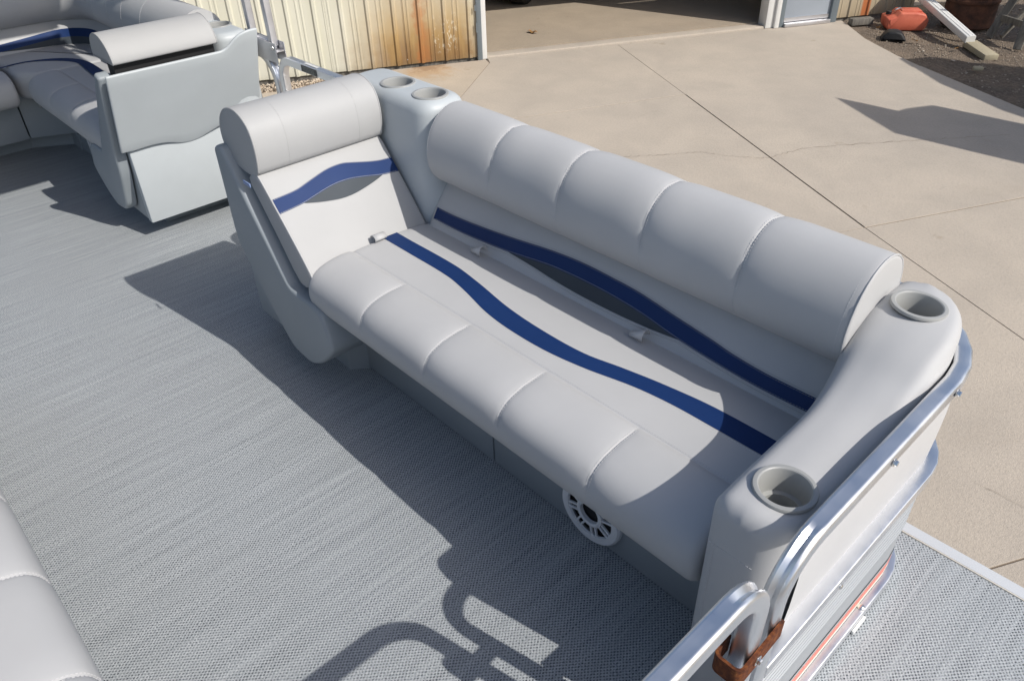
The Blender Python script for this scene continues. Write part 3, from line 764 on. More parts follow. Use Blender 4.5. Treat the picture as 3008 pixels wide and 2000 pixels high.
def couch(root, mirrored=False, opts=()):
    e0 = -.25 if mirrored else 0.0
    # --- base with two front panels
    bs = mk('base', *box(-1.80+e0, -.425, .006, .45, .0, .30), 'shell', root, smooth=False)
    mk('base_panel', *box(-1.785+e0, -1.1565, -.001, .0055, .004, .298, .003), 'shell', root)
    mk('base_panel', *box(-1.1515, -.43, -.001, .0055, .004, .298, .003), 'shell', root)
    # --- seat cushion
    L = [0]
    for a, b in zip(SEATP_S, SEATP_S[1:]): L.append(L[-1]+hypot(b[0]-a[0], b[1]-a[1]))
    def smask(j):
        y, z = SEATP_S[j]
        if z < .36 and y < 0: return max(0, .25*(z-.30)/.06)
        if y < -.008: return min(1, .25+.75*(z-.36)/.03)*min(1, max(.0, (-.006-y)/.03))
        return 0
    sc = mk('seat_cushion', *quilt(SEATP_S, 'x', -1.728+e0, -.424, SEAMS, smask, .0068, .022), 'vinyl_seat', root, sharp=50)
    surf_s = lambda x, y, e: (x, y, seat_z(y)+e)
    ribbon('stripe', lin(-1.715+e0, -.428, 90), lambda x: cinterp(S_LO, x), lambda x: cinterp(S_UP, x), surf_s, 'vinyl_blue', sc)
    cur = []
    nrm = normals2(SEATP_S, True)
    idx = [j for j in range(len(SEATP_S)//2) if SEATP_S[j][1] > .366 and SEATP_S[j][0] < -.012]
    def lay(prof, nr, idx, mask, depth, s, d):
        bite = depth*(.55*exp(-abs(d)/.006)+.45*exp(-(d/.035)**2)); out = []
        for j in idx:
            q = -bite*mask(j)+.0006; out.append((s+d, prof[j][0]+nr[j][0]*q, prof[j][1]+nr[j][1]*q))
        return out
    def outward(prof):
        nr = normals2(prof, True); N = len(prof)
        A = sum(prof[i][0]*prof[(i+1) % N][1]-prof[(i+1) % N][0]*prof[i][1] for i in range(N))
        return nr if A > 0 else [(-x, -y) for x, y in nr]
    for s in SEAMS:
        for d in (-.0035, .0035): cur.append(lay(SEATP_S, outward(SEATP_S), idx, smask, .0068, s, d))
    cur.append([(x, -.0045, seat_z(-.0045)+.0003) for x in lin(-1.70+e0, -.45, 160)])
    for tab, d in ((S_LO, -.004), (S_LO, .0025), (S_UP, -.0025)):
        cur.append([(x, cinterp(tab, x)+d, seat_z(cinterp(tab, x)+d)+.0002) for x in lin(-1.70, -.45, 160)])
    mk('stitching', *stitches(cur), 'thread', sc, smooth=False)
    # --- lower backrest
    br_ = mk('backrest', *quilt(BACKP_S, 'x', -1.716+e0, -.424, [], lambda j: 0, .0, .03), 'vinyl', root, sharp=50)
    surf_b = lambda x, z, e: (x, back_y(z)-e*.83, z+e*.55)
    ribbon('stripe', lin(-1.690+e0, -.428, 90), lambda x: cinterp(B_LO, x), lambda x: cinterp(B_UP, x), surf_b, 'vinyl_blue', br_)
    ribbon('inset', lin(-1.363, -.794, 50), lambda x: cinterp(LEAF, x), lambda x: cinterp(B_LO, x), surf_b, 'vinyl_charcoal', br_)
    cb = []
    for tab, dz in ((B_UP, -.0022), (B_LO, .0022)): cb.append([surf_b(x, cinterp(tab, x)+dz, .0016) for x in lin(-1.68+e0, -.43, 160)])
    cb.append([surf_b(x, cinterp(B_UP, x)+.003, .0010) for x in lin(-1.68+e0, -.43, 160)])
    mk('stitching', *stitches(cb, .0005), 'thread_faint', br_, smooth=False)
    # welt roll under the stripe
    wl = []
    for x in lin(-1.69, -.43, 100):
        z = (cinterp(LEAF, x) if -1.363 < x < -.794 else cinterp(B_LO, x))-.0035
        wl.append((x, back_y(z)-.001, z))
    mk('welt', *rod(wl, .0022, 6), 'vinyl', br_)
    # --- bolster
    def bmask(j):
        y, z = BOLP_S[j]
        if y > .43: return 0
        if z > .645: return min(1, (z-.635)/.03)*min(1, (.435-y)/.04)
        return .12
    bo = mk('bolster', *quilt(BOLP_S, 'x', -1.676+e0, -.428, BSEAMS, bmask, .0075, .008), 'vinyl', root, sharp=50)
    mk('piping', *rod([(-.431, a, b) for a, b in offs(BOLP_S, .001)], .0024, 6), 'vinyl', bo)
    cur = []
    idx = [j for j in range(len(BOLP_S)) if BOLP_S[j][1] > .645 and BOLP_S[j][0] < .42]
    for s in BSEAMS:
        for d in (-.0035, .0035): cur.append(lay(BOLP_S, outward(BOLP_S), idx, bmask, .0075, s, d))
    low = [j for j in range(len(BOLP_S)) if .58 < BOLP_S[j][1] <= .65 and BOLP_S[j][0] < .30]
    for s in BSEAMS: cur.append(lay(BOLP_S, outward(BOLP_S), low, bmask, .0075, s, 0))
    full = [p for p in BOLP_S if p[1] > .59 and p[0] < .42]
    for s in (-1.670, -.446): cur.append([(s, p[0], p[1]) for p in full])
    mk('stitching', *stitches(cur), 'thread', bo, smooth=False)
    # pull tabs at the seat back joint
    for x in (-1.450, -.880):
        P = []
        for k in range(9):
            a = -.5+k/8*pi*1.15
            P.append([(x-.020, .226-.008*cos(a), .4365+.009+.008*sin(a)), (x-.004, .229-.011*cos(a), .4365+.011+.011*sin(a)), (x+.018, .232-.016*cos(a), .4365+.015+.019*sin(a))])
        V, Fc = grid(P); t_ = mk('pull_tab', V, Fc, 'vinyl', root); t_.modifiers.new('s', 'SOLIDIFY').thickness = .0015

def lounge(root, X, door_x0, door_x1, bol_dx=0.0):
    Y0 = -.122 if bol_dx else -.153
    """raked chaise back; X maps design x to world x."""
    fx = lambda poly: [(X(a), b) for a, b in poly]
    side = [(-2.105, .690), (-2.062, .708), (-1.945, .535), (-1.815, .350), (-1.775, .343), (-1.700, .343), (-1.655, .33), (-1.615, .225), (-1.655, .180), (-1.705, .132), (-1.775, .094), (-1.868, .104), (-1.903, .134), (-2.03, .285), (-2.105, .40)]
    if bol_dx: side = side[:-2]+[(-1.965, .285), (-1.985, .40)]; side[0] = (-2.10, .690)
    poly = roundpoly(fx(side), [.012, .02, .03, .02, .02, .03, .04, .03, .03, .03, .03, .02, .02, .03, .04], 4)
    mk('back_shell', *prism(poly, 'y', -.178, (.25 if not bol_dx else -.135), 0, ra=.012, rb=0, n=4), 'shell', root, sharp=40)
    # rim lip following the raked front edge
    lip = [(-2.06, .700), (-1.935, .533), (-1.805, .346)]
    # back cushion
    cu = [(-1.706, .408), (-1.722, .433), (-1.765, .487), (-1.815, .545), (-1.862, .598), (-1.907, .648), (-1.925, .656), (-1.945, .650), (-1.975, .622), (-1.93, .565), (-1.86, .47), (-1.795, .372), (-1.765, .362), (-1.735, .372)]
    cp = smoothpoly(fx(cu), 1)
    c_ = mk('back_cushion', *prism(cp, 'y', Y0, .256, .009, n=4), 'vinyl_sun_dimmed', root, sharp=50)
    # bolster
    bp_ = [(-1.905, .648), (-1.893, .69), (-1.890, .735), (-1.900, .780), (-1.928, .808), (-1.972, .822), (-2.018, .816), (-2.058, .793), (-2.083, .755), (-2.088, .712), (-2.07, .672), (-1.99, .640)]
    bp_ = [(X(a)+bol_dx, b) for a, b in bp_]
    Y1 = .256
    if bol_dx: bp_ = [(a, max(b, .727)) for a, b in bp_]; Y1 = .272
    bq = smoothpoly(bp_, 2)
    b_ = mk('back_bolster', *prism(bq, 'y', Y0, Y1, .008, n=4), 'vinyl_sun_dimmed', root, sharp=50)
    # piping at both ends of bolster
    for y in (Y0+.003, Y1-.003): mk('piping', *rod([(a, y, b) for a, b in offs(bq, .0015)]+[(offs(bq, .0015)[0][0], y, offs(bq, .0015)[0][1])], .0026, 6), 'vinyl_sun_dimmed', b_)
    pts = [p for p in cp]
    mk('piping', *rod([(a, Y0+.0035, b) for a, b in offs(cp, .0015)], .0022, 6), 'vinyl', c_)
    cur = []
    for y in (-.055, .175):
        fr = [p for p in bp_[:6]]
        cur.append([(a+(.0006 if X(1) > X(0) else -.0006), y, b+.0004) for a, b in smoothpoly(fr, 2, False)])
    mk('stitching', *stitches(cur, .00025), 'vinyl_sun_dimmed', b_, smooth=False)
    # lower storage door body and kick plate
    x0, x1 = sorted((door_x0, door_x1))
    mk('storage_body', *box(x0, x1, -.128, .30, .075, .385, .012, 3), 'shell', root)
    return c_

def lounge_surf(X):
    fr = smoothpoly([(-1.706, .408), (-1.722, .433), (-1.765, .487), (-1.815, .545), (-1.862, .598), (-1.907, .648)], 1, False)
    def f(z):
        for a, b in zip(fr, fr[1:]):
            if a[1] <= z <= b[1]: return a[0]+(b[0]-a[0])*(z-a[1])/max(1e-9, b[1]-a[1])
        return -1.8
    return f
def arm(root):
    # upholstered arm: loft along y
    def zt(y): return cinterp([(-.20, .592), (-.10, .598), (.05, .598), (.14, .605), (.21, .632), (.27, .668), (.33, .692), (.40, .699), (.52, .694)], y)
    def xi(y): return cinterp([(-.20, -.408), (.0, -.411), (.12, -.414), (.20, -.424), (.28, -.440), (.36, -.452), (.44, -.452), (.52, -.448)], y)
    def xo(y): return cinterp([(-.20, -.306), (-.18, -.290), (-.155, -.2755), (-.13, -.2708), (-.08, -.2705), (.27, -.2705), (.32, -.2712), (.37, -.279), (.42, -.297), (.455, -.322), (.485, -.356), (.505, -.395), (.515, -.42)], y)
    ys = [-.192+.028*(1-cos(k/6*pi/2)) for k in range(7)]+lin(-.15, .47, 46)+[.48, .488, .495, .501, .506, .509]
    P = []
    for y in ys:
        e = 0
        if y < -.164: q = 1-(y+.192)/.028; e = .028*(1-sqrt(max(0, 1-q*q)))
        h = 0
        if y > .45: h = .035*((y-.45)/.06)**2.2
        a, b, zt_ = xi(y)+e, xo(y)-e, zt(y)-e-h
        if b-a < .05: b = a+.05
        r = min(.034+.02*max(0, min(1, (y-.15)/.15)), (b-a)*.48); sec = [(a, .02), (a, .2), (a, .40), (a, zt_-r-.02)]
        for k in range(7): t_ = k/6*pi/2; sec.append((a+r*(1-cos(t_)), zt_-r*(1-sin(t_))))
        r2 = r*(.85-.35*max(0, min(1, (y-.2)/.12)))
        for k in range(1, 4): sec.append((a+r+(b-r2-a-r)*k/4, zt_+.004*sin(k/4*pi)))
        for k in range(7): t_ = k/6*pi/2; sec.append((b-r2*(1-sin(t_)), zt_-r2*(1-cos(t_))))
        sec += [(b, .40), (b, .2), (b, .02)]
        P.append([(u, y, v) for u, v in sec])
    V, Fc = grid(P, cv=True, caps=True); Fc = fixn(V, Fc)
    o = mk('arm_rest', V, Fc, 'vinyl', root, sharp=45)
    c1, c2 = (-.332, -.103, .601), (-.364, .378, .700)
    boolean(o, [cup_cut(XF[0](c1)), cup_cut(XF[0](c2))])
    cup(c1, root); cup((c2[0], c2[1], c2[2]+.002), root, (.04, .03, 1))
    # seams on the front face
    cur = [[(x, -.1925, .497) for x in lin(-.395, -.315, 20)], [(-.385, -.1925, z) for z in lin(.10, .497, 60)]]
    mk('stitching', *stitches(cur, .0005), 'thread', o, smooth=False)
    bolt('snap', (-.389, -.1915, .232), (0, -1, 0), o, .0075, 'aluminium_dull')
def corner_unit(root, x0, x1, y0, y1, zt_, cups, r=.035):
    base_ = roundpoly([(x0, y0), (x1, y0), (x1, y1), (x0, y1)], .10, 6)
    secs = []
    cx, cy = (x0+x1)/2, (y0+y1)/2
    for z, e in ((0, 0.0), (.3, 0), (zt_-r, .012)): secs.append((z, offs(base_, e)))
    for k in range(1, 6): t_ = k/5*pi/2; secs.append((zt_-r*(1-sin(t_)), offs(base_, .012+r*(1-cos(t_)))))
    V, Fc = grid([[(a, b, z) for a, b in p] for z, p in secs], cv=True, caps=True)
    o = mk('corner_housing', V, fixn(V, Fc), 'shell_pale', root, sharp=50)
    boolean(o, [cup_cut(XF[0]((a, b, zt_))) for a, b in cups])
    for a, b in cups: cup((a, b, zt_), root, R=.0535)
def speaker(root, c, R=.091, ny=-1):
    V, Fc = lathe([(R*.74, .010), (R*.76, .016), (R*.95, .016), (R, .010), (R, 0), (R*.72, 0)], c, 48, 'y')
    V = [(v[0], c[1]+(v[1]-c[1])*ny, v[2]) for v in V]; fr = mk('speaker', V, fixn(V, Fc), 'speaker_white', root)
    V, Fc = lathe([(.0001, .002), (R*.80, .002)], c, 32, 'y'); V = [(v[0], c[1]+(v[1]-c[1])*ny, v[2]) for v in V]; mk('cone', V, fixn(V, Fc), 'black', fr)
    parts = []
    V, Fc = lathe([(R*.31, .006), (R*.31, .016), (R*.36, .018), (R*.43, .016), (R*.43, .006)], c, 32, 'y'); parts.append((V, Fc))
    for k in range(8):
        a = k*pi/4+.26
        for da in (-.13, .13):
            p0 = Vector((c[0]+R*.40*cos(a+da*1.6), c[1]+.011, c[2]+R*.40*sin(a+da*1.6))); p1 = Vector((c[0]+R*.83*cos(a+da*.7), c[1]+.011, c[2]+R*.83*sin(a+da*.7)))
            parts.append(tube([p0, p1], .006, .0055, (0, 1, 0), .001))
    V, Fc = join(*parts); V = [(v[0], c[1]+(v[1]-c[1])*ny, v[2]) for v in V]; mk('grille', V, fixn(V, Fc), 'speaker_white', fr)

def full_couch(label, mirrored):
    root = thing('lounge_couch', (-1.1, .15, 0), label, 'couch', 'facing bow lounges')
    couch(root, mirrored)
    sh = -.25 if mirrored else 0.0
    X = lambda x: x+sh
    c_ = lounge(root, X, -2.185+sh, -1.90+sh)
    f = lounge_surf(X)
    L_UP = [(-.162, .5955), (-.154, .596), (-.072, .600), (-.028, .608), (.041, .620), (.093, .6215), (.121, .617), (.166, .608), (.21, .601), (.262, .598)]
    L_LO = [(-.162, .562), (-.151, .563), (-.071, .568), (-.017, .576), (.039, .583), (.091, .583), (.139, .577), (.194, .568), (.262, .563)]
    L_LF = [(-.067, .567), (-.015, .557), (.040, .550), (.081, .550), (.127, .555), (.171, .562), (.194, .567)]
    sf = lambda y, z, e: (f(z)+sh+e*.76, y, z+e*.65)
    ribbon('stripe', lin(-.1475, .2515, 50), lambda y: cinterp(L_LO, y), lambda y: cinterp(L_UP, y), sf, 'vinyl_blue', c_)
    ribbon('inset', lin(-.067, .194, 30), lambda y: cinterp(L_LF, y), lambda y: cinterp(L_LO, y), sf, 'vinyl_charcoal', c_)
    cur = [[sf(y, cinterp(L_LO, y)+.0015, .0018) for y in lin(-.15, .25, 60)], [sf(y, cinterp(L_UP, y)-.0015, .0018) for y in lin(-.15, .25, 60)], [sf(y, cinterp(L_LF, y)-.001, .0012) for y in lin(-.06, .19, 40)]]
    mk('stitching', *stitches(cur, .0005), 'thread', c_, smooth=False)
    # pull tab between lounge back and seat, zip tag
    P = []
    for k in range(9):
        a = -.5+k/8*pi*1.15; P.append([(-1.712+sh+.014*cos(a), .058, .452+.011*sin(a)), (-1.712+sh+.014*cos(a), .098, .452+.009*sin(a))])
    V, Fc = grid(P); t_ = mk('pull_tab', V, Fc, 'vinyl', root); t_.modifiers.new('s', 'SOLIDIFY').thickness = .0015
    mk('zip_tag', *box(-1.945+sh, -1.905+sh, -.182, -.178, .628, .640, .002), 'blue_tag', root)
    # toe block under the shell
    mk('toe_block', *prism(roundpoly([(-2.10+sh, -.050), (-1.783+sh, -.050), (-1.735+sh, .01), (-1.735+sh, .25), (-2.10+sh, .25)], [.0, .004, .004, 0, 0]), 'z', .0, .20), 'shell', root)
    arm(root)
    corner_unit(root, -2.13+sh, -1.682+sh, .258, .448, .785, [(-1.925+sh, .348), (-1.772+sh, .350)])
    speaker(root, (-.797, -.0012, .0965))
    return root
full_couch('grey vinyl lounge couch with blue wave stripes and two armrest cup holders', False)
YC = -1.17
XF[0] = lambda p: (p[0], YC-p[1], p[2]); XF[1] = True
full_couch('second grey couch whose seat edge shows at the bottom left corner', True)
XF[0] = lambda p: p; XF[1] = False

# ================================================================== REAR L-SHAPED SOFA + its chaise back
rear = thing('corner_sofa', (-4.0, .1, 0), 'shaded grey corner sofa with blue stripes and chaise back at the stern', 'sofa')
XM = lambda x: -5.10-x
lounge(rear, XM, -3.36, -3.112, .038)
# upper back panel with wavy foot
wv = [(-.140, .388), (-.117, .386), (-.039, .388), (.019, .380), (.076, .361), (.134, .358), (.212, .381), (.248, .392), (.33, .392), (.43, .38)]
P1 = []; P2 = []
ys = lin(-.162, .425, 46)
def top_z(y): return cinterp([(-.15, .700), (.26, .700), (.275, .701), (.30, .712), (.335, .742), (.375, .757), (.43, .760)], y)
rows = []
for y in ys:
    zb = cinterp(wv, y); zt_ = top_z(y); row = []
    for k in range(9):
        z = zb+(zt_-zb)*k/8; row.append((-3.085+(z-.38)*.36, y, z))
    rows.append(row)
V, Fc = grid(rows); bpnl = mk('back_panel', V, Fc, 'shell_pale', rear)
md = bpnl.modifiers.new('s', 'SOLIDIFY'); md.thickness = .013; md.offset = 0; md2 = bpnl.modifiers.new('b', 'BEVEL'); md2.width = .006; md2.segments = 3; md2.limit_method = 'ANGLE'
mk('storage_door', *box(-3.125, -3.0895, -.131, .425, .076, .40, .006), 'shell_pale', rear)
mk('kick_plate', *box(-3.9, -3.222, -.037, .40, 0, .09, .003), 'shell', rear)
mk('gap_shade', *box(-3.06, -3.001, -.115, .262, .655, .730), 'black', rear, smooth=False)  # black box painting the shade in the gap under the bolster
corner_unit(rear, -3.62, -3.035, .285, .46, .735, [(-3.40, .398), (-3.21, .388)], r=.03)
# outboard seat, corner, rear seat: profile swept straight
mk('base', *box(-4.40, -3.35, .006, .45, 0, .30), 'shell', rear, smooth=False)
poly = [(-5.0, -1.35), (-4.59, -1.35), (-4.59, -.179), (-4.475, -.005), (-4.36, -.005), (-4.36, .3), (-5.0, .3)]
mk('toe_kick', *prism(poly, 'z', 0, .085), 'shell', rear, smooth=False)
poly = [(-5.0, -1.35), (-4.44, -1.35), (-4.46, -.192), (-4.375, -.012), (-4.36, -.003), (-4.36, .3), (-5.0, .3)]
mk('base_panel', *prism([(-5, -1.35), (-4.43, -1.35), (-4.46, -.200), (-5, -.200)], 'z', .087, .31, .003), 'shell', rear)
mk('base_panel', *prism([(-5, -.192), (-4.462, -.192), (-4.375, -.012), (-4.36, -.003), (-4.36, .3), (-5.0, .3)], 'z', .087, .31, .003), 'shell', rear)
sm = lambda j: (lambda y, z: (min(1, .2+.8*max(0, (z-.34))/.03)*min(1, max(0, (-.006-y)/.03)) if y < -.006 else 0))(*SEATP_S[j])
sp = [(a+.02, b) for a, b in SEATP_S]
q1 = mk('seat_cushion', *quilt(SEATP_S, 'x', -4.235, -3.24, [-3.93, -3.66], sm, .008, .022), 'vinyl', rear, sharp=50)
# corner cushion
poly = roundpoly([(-4.90, .30), (-4.90, -.188), (-4.335, -.188), (-4.262, -.135), (-4.215, -.10), (-4.215, .30)], [.02, .03, .05, .05, .04, .02], 5)
q2 = mk('corner_cushion', *prism(poly, 'z', .312, .446, .028, n=5), 'vinyl', rear, sharp=50)
# rear seat: profile mapped to x
rp = [(-4.262-(.17+a), b) for a, b in SEATP_S]
q3 = mk('rear_seat_cushion', *quilt(rp, 'y', -1.30, -.205, [-.55, -.85], lambda j: sm(j), .008, .022), 'vinyl', rear, sharp=50)
# curved backs: sweep around rounded corner
def corner_path(off): # plan path of back, offset inward(+)
    yy = .33-off; xx = -4.745+off; r = max(.03, .24-off)
    return path([(-3.30, yy, 0), (xx, yy, 0), (xx, -1.30, 0)], [r])
def sweep_back(prof, name, mat, ref=.33, bumps=None):
    rows = []
    N = len(prof)
    cols = [corner_path(ref-u) for u, v in prof]
    n = len(cols[0])
    for i in range(n): rows.append([(cols[j][i].x, cols[j][i].y, prof[j][1]) for j in range(N)])
    # densify straight portions not needed
    V, Fc = grid(rows, cv=True, caps=True); return mk(name, V, fixn(V, Fc), mat, rear, sharp=55)
b1 = sweep_back(BACKP_S, 'backrest', 'vinyl')
b2 = sweep_back(BOLP_S, 'bolster', 'vinyl')
def strip_back(z_lo, z_hi, name, mat, s0, s1, e=.0012):
    P = []
    n = 70
    for k in range(n+1):
        s = s0+(s1-s0)*k/n; row = []
        for q in range(5):
            a, b = z_lo(s), max(z_lo(s)+.0005, z_hi(s)); z = a+(b-a)*q/4; pl = corner_path(.33-(back_y(z)-e))
            # arclength along reference path measured from the corner middle
            L = [0]
            for A, B in zip(pl, pl[1:]): L.append(L[-1]+(B-A).length)
            mid = L[1]+(L[8]-L[1])/2; d = mid+s; p = pl[-1]
            for i in range(len(pl)-1):
                if d <= L[i+1]: p = pl[i].lerp(pl[i+1], max(0, (d-L[i])/max(1e-9, L[i+1]-L[i]))); break
            row.append((p.x, p.y, z+e*.4))
        P.append(row)
    V, Fc = grid(P); return mk(name, V, Fc, mat, b1, sharp=80)
up = [(-1.2, .478), (-.6, .482), (-.30, .498), (-.1, .512), (.06, .514), (.25, .500), (.45, .488), (.8, .478), (1.2, .48)]
lo = [(-1.2, .449), (-.6, .452), (-.30, .464), (-.1, .476), (.06, .478), (.25, .468), (.45, .458), (.8, .449), (1.2, .45)]
lf2 = [(-.36, .459), (-.2, .450), (0, .446), (.15, .448), (.36, .461)]
strip_back(lambda s: cinterp(lo, s), lambda s: cinterp(up, s), 'stripe', 'vinyl_blue', -1.0, 1.1)
strip_back(lambda s: cinterp(lf2, s), lambda s: cinterp(lo, s), 'inset', 'vinyl_charcoal', -.36, .36)
# seams on the corner bolster
cur = []
for (x, y0_) in ((-4.30, None), (-4.10, None), (-3.92, None), (-3.70, None)):
    for d in (-.003, .003): cur.append([(x+d, p[0]-.001, p[1]+.0008) for p in BOLP_S if p[1] > .62 and p[0] < .46])
for y in (.0, -.35):
    for d in (-.003, .003): cur.append([(-4.745+(.33-p[0])+.001, y+d, p[1]+.0008) for p in BOLP_S if p[1] > .58 and p[0] < .46])
mk('stitching', *stitches(cur), 'thread', b2, smooth=False)
# blue stripe on the seat corner
pts_o = [(-3.40, .105), (-3.9, .118), (-4.10, .132), (-4.263, .133), (-4.396, .074), (-4.472, -.056), (-4.473, -.155), (-4.45, -.20), (-4.43, -.8)]
pts_i = [(-3.40, .055), (-3.9, .062), (-4.10, .076), (-4.250, .092), (-4.350, .044), (-4.448, -.06), (-4.452, -.150), (-4.43, -.20), (-4.40, -.8)]
P = []
for a, b in zip(smoothpoly(pts_o, 2, False), smoothpoly(pts_i, 2, False)): P.append([(a[0], a[1], .4475), (b[0], b[1], .4475)])
V, Fc = grid(P); mk('stripe', V, Fc, 'vinyl_blue', q2)
mk('hinge_tab', *box(-4.31, -4.285, -.135, -.128, .268, .312, .002), 'cup', rear)
speaker(rear, (-4.085, .003, .0965))
# ================================================================== SIDE RAIL, SIDE GATE, BIMINI
sr = thing('side_railing', (-3.4, .5, 0), 'aluminium side rail bending down beside the corner sofa', 'railing')
mk('top_rail', *tube(path([(-5.2, .50, .626), (-2.998, .50, .626), (-2.998, .50, .012)], [.12]), .031, .031, (0, 1, 0), .004, .006), 'aluminium', sr)
mk('bottom_rail', *box(-5.2, -3.45, .485, .515, .006, .034, .003), 'aluminium', sr)
mk('panel', *box(-5.2, -3.45, .497, .501, .036, .60), 'panel_white', sr, smooth=False)
sg = thing('side_gate', (-2.6, .5, 0), 'aluminium side gate with rounded corner and small printed plate', 'gate')
mk('frame', *tube(path([(-2.55, .50, .632), (-2.945, .50, .632), (-2.945, .50, .07), (-2.20, .50, .07), (-2.20, .50, .632), (-2.551, .50, .632)], [.075, .04, .04, .075]), .031, .031, (0, 1, 0), .004, .006), 'aluminium', sg)
mk('panel', *box(-2.925, -2.22, .497, .501, .09, .40), 'fence_skin', sg, smooth=False)
mk('middle_rail', *box(-2.925, -2.22, .488, .512, .402, .428, .002), 'aluminium', sg)
dc = mk('plate', *box(-2.760, -2.650, .4825, .4841, .6205, .6445), 'decal', sg, smooth=False)
for k in range(4): mk('print_line', *box(-2.745, -2.665, .4815, .4823, .6235+k*.005, .6252+k*.005), 'decal_text', dc, smooth=False)
mk('label_strip', *box(-2.755, -2.665, .494, .506, .6478, .6484), 'white_paint', sg, smooth=False)
mk('latch', *box(-2.985, -2.962, .47, .484, .40, .47, .002), 'rust', sg)
bi = thing('bimini_top', (-3.05, .5, .6), 'square aluminium bimini posts rising beside the side gate', 'bimini')
for x in (-3.150, -2.985):
    mk('post', *tube([(x, .50, .672), (x-.045, .50, 1.86)], .028, .028, (1, 0, 0), .003), 'aluminium_dull', bi)
    mk('post', *tube([(x, -1.67, .672), (x-.045, -1.67, 1.86)], .028, .028, (1, 0, 0), .003), 'aluminium_dull', bi)
for y in (.4785, .5175): mk('bracket', *box(-3.26, -2.935, y, y+.004, .612, .690, .002), 'aluminium_dull', bi)
mk('bracket', *box(-3.26, -2.94, .4826, .5174, .655, .660), 'aluminium_dull', bi, smooth=False)
mk('post_foot', *box(-3.12, -2.98, .487, .513, .661, .69, .002), 'aluminium_dull', bi)
bolt('bolt', (-2.955, .4783, .672), (0, -1, 0), bi, .008)
for x0, x1 in ((-3.24, -2.13), (-4.7, -3.31)):
    P = [[(x, -1.66+2.16*k/10, 1.87+.05*sin((x-x0)/(x1-x0)*pi)) for k in range(11)] for x in lin(x0, x1, 8)]
    V, Fc = grid(P); o = mk('canopy', V, Fc, 'canvas', bi); o.modifiers.new('s', 'SOLIDIFY').thickness = .006
for x in (-4.7, -3.31, -3.24, -2.13): mk('canopy_bow', *rod([(x, -1.67, 1.862), (x, .5, 1.862)], .012, 8), 'aluminium_dull', bi)

# ================================================================== YARD OBJECTS
def loc_m(x, y, z, ang): return Matrix.Translation((x, y, z)) @ Matrix.Rotation(ang, 4, 'Z')
# fuel tank
tk = thing('fuel_tank', (-4.0, 9.22, GZ), 'faded red plastic outboard fuel tank on the dirt by the wall', 'fuel tank')
m = loc_m(-3.93, 9.13, GZ-.02, radians(40)) @ Matrix.Scale(.92, 4)
prof = roundpoly([(-.25, .045), (-.215, .0), (.215, .0), (.25, .045), (.262, .13), (.205, .205), (.10, .225), (-.10, .225), (-.15, .175), (-.255, .15)], [.012]*10, 3)
mk('tank_body', *xform(prism(prof, 'y', -.165, .165, .035, n=3), m), 'tank_red', tk, sharp=25)
mk('raised_band', *xform(box(-.08, .17, -.09, .09, .215, .236, .008), m), 'tank_red', tk)
mk('seam_ridge', *xform(prism(offs(prof, -.004), 'y', -.005, .005), m), 'tank_red', tk)
mk('cap', *xform(lathe([(.0001, .045), (.030, .045), (.036, .038), (.036, .0)], (-.195, .05, .158), 16), m), 'black', tk)
mk('fuel_fitting', *xform(rod([(-.06, -.02, .235), (-.10, -.05, .262), (-.17, -.09, .245)], .010, 8), m), 'chrome', tk)
# black rubber lump
bp0 = [(-.16, 0), (-.13, .07), (-.07, .12), (.02, .125), (.09, .11), (.15, .04), (.17, 0)]
V, Fc = prism(roundpoly(bp0, .02, 3), 'y', -.10, .10, .03); m = loc_m(-3.79, 8.58, GZ-.025, radians(28)) @ Matrix.Scale(.86, 4)
tag(mk('rubber_block', *xform((V, Fc), m), 'black'), 'low black rounded lump in front of the red fuel tank', 'block')
# wood block against wall
m = loc_m(-4.36, 8.93, GZ, radians(58)); tag(mk('timber_offcut', *xform(box(-.14, .14, -.05, .05, -.01, .065, .006), m), 'old_wood'), 'short weathered timber offcut lying against the siding', 'timber')
# downspout
ds = thing('downspout', ST(5.7, .1), 'white downspout slanting out over the dirt from the building corner', 'downspout')
p0 = Vector((-4.40, 9.90, GZ+1.6)); p1 = Vector((-4.34, 9.84, GZ+.36)); p2 = Vector((-3.02, 8.78, GZ+.07))
pp = path([p0, p1, p2], [.10])
mk('pipe', *tube(pp, .105, .078, (.70, .71, 0), .010, .0), 'white_paint', ds)
for q in (-.02, .02):
    d = Vector((.7, .71, 0)); mk('flute', *rod([p+d*q+Vector((0, 0, .040)) for p in pp[5:]], .004, 6), 'white_paint', ds)
# splash plank
m = Matrix.Translation((-2.86, 8.68, GZ+.005)) @ Matrix.Rotation(radians(-42), 4, 'Z') @ Matrix.Rotation(radians(3), 4, 'Y')
tag(mk('splash_block', *xform(box(-.24, .24, -.075, .075, -.03, .03, .005), m), 'splash'), 'flat tan block under the downspout outlet', 'block')
# barrel
ba = thing('steel_barrel', (-3.42, 9.72, GZ), 'rusty brown steel barrel standing behind the downspout', 'barrel')
prf = [(.0001, 0), (.285, 0), (.292, .015), (.285, .03)]
for zz_ in (.29, .58): prf += [(.285, zz_-.03), (.298, zz_-.012), (.298, zz_+.012), (.285, zz_+.03)]
prf += [(.285, .85), (.293, .865), (.285, .88), (.275, .862), (.0001, .86)]
mk('drum', *lathe(prf, (-3.42, 9.72, GZ), 40), 'rusty_barrel', ba)
mk('bung', *lathe([(.0001, .02), (.03, .02), (.03, 0)], (-3.32, 9.62, GZ+.86), 12), 'rusty_barrel', ba)
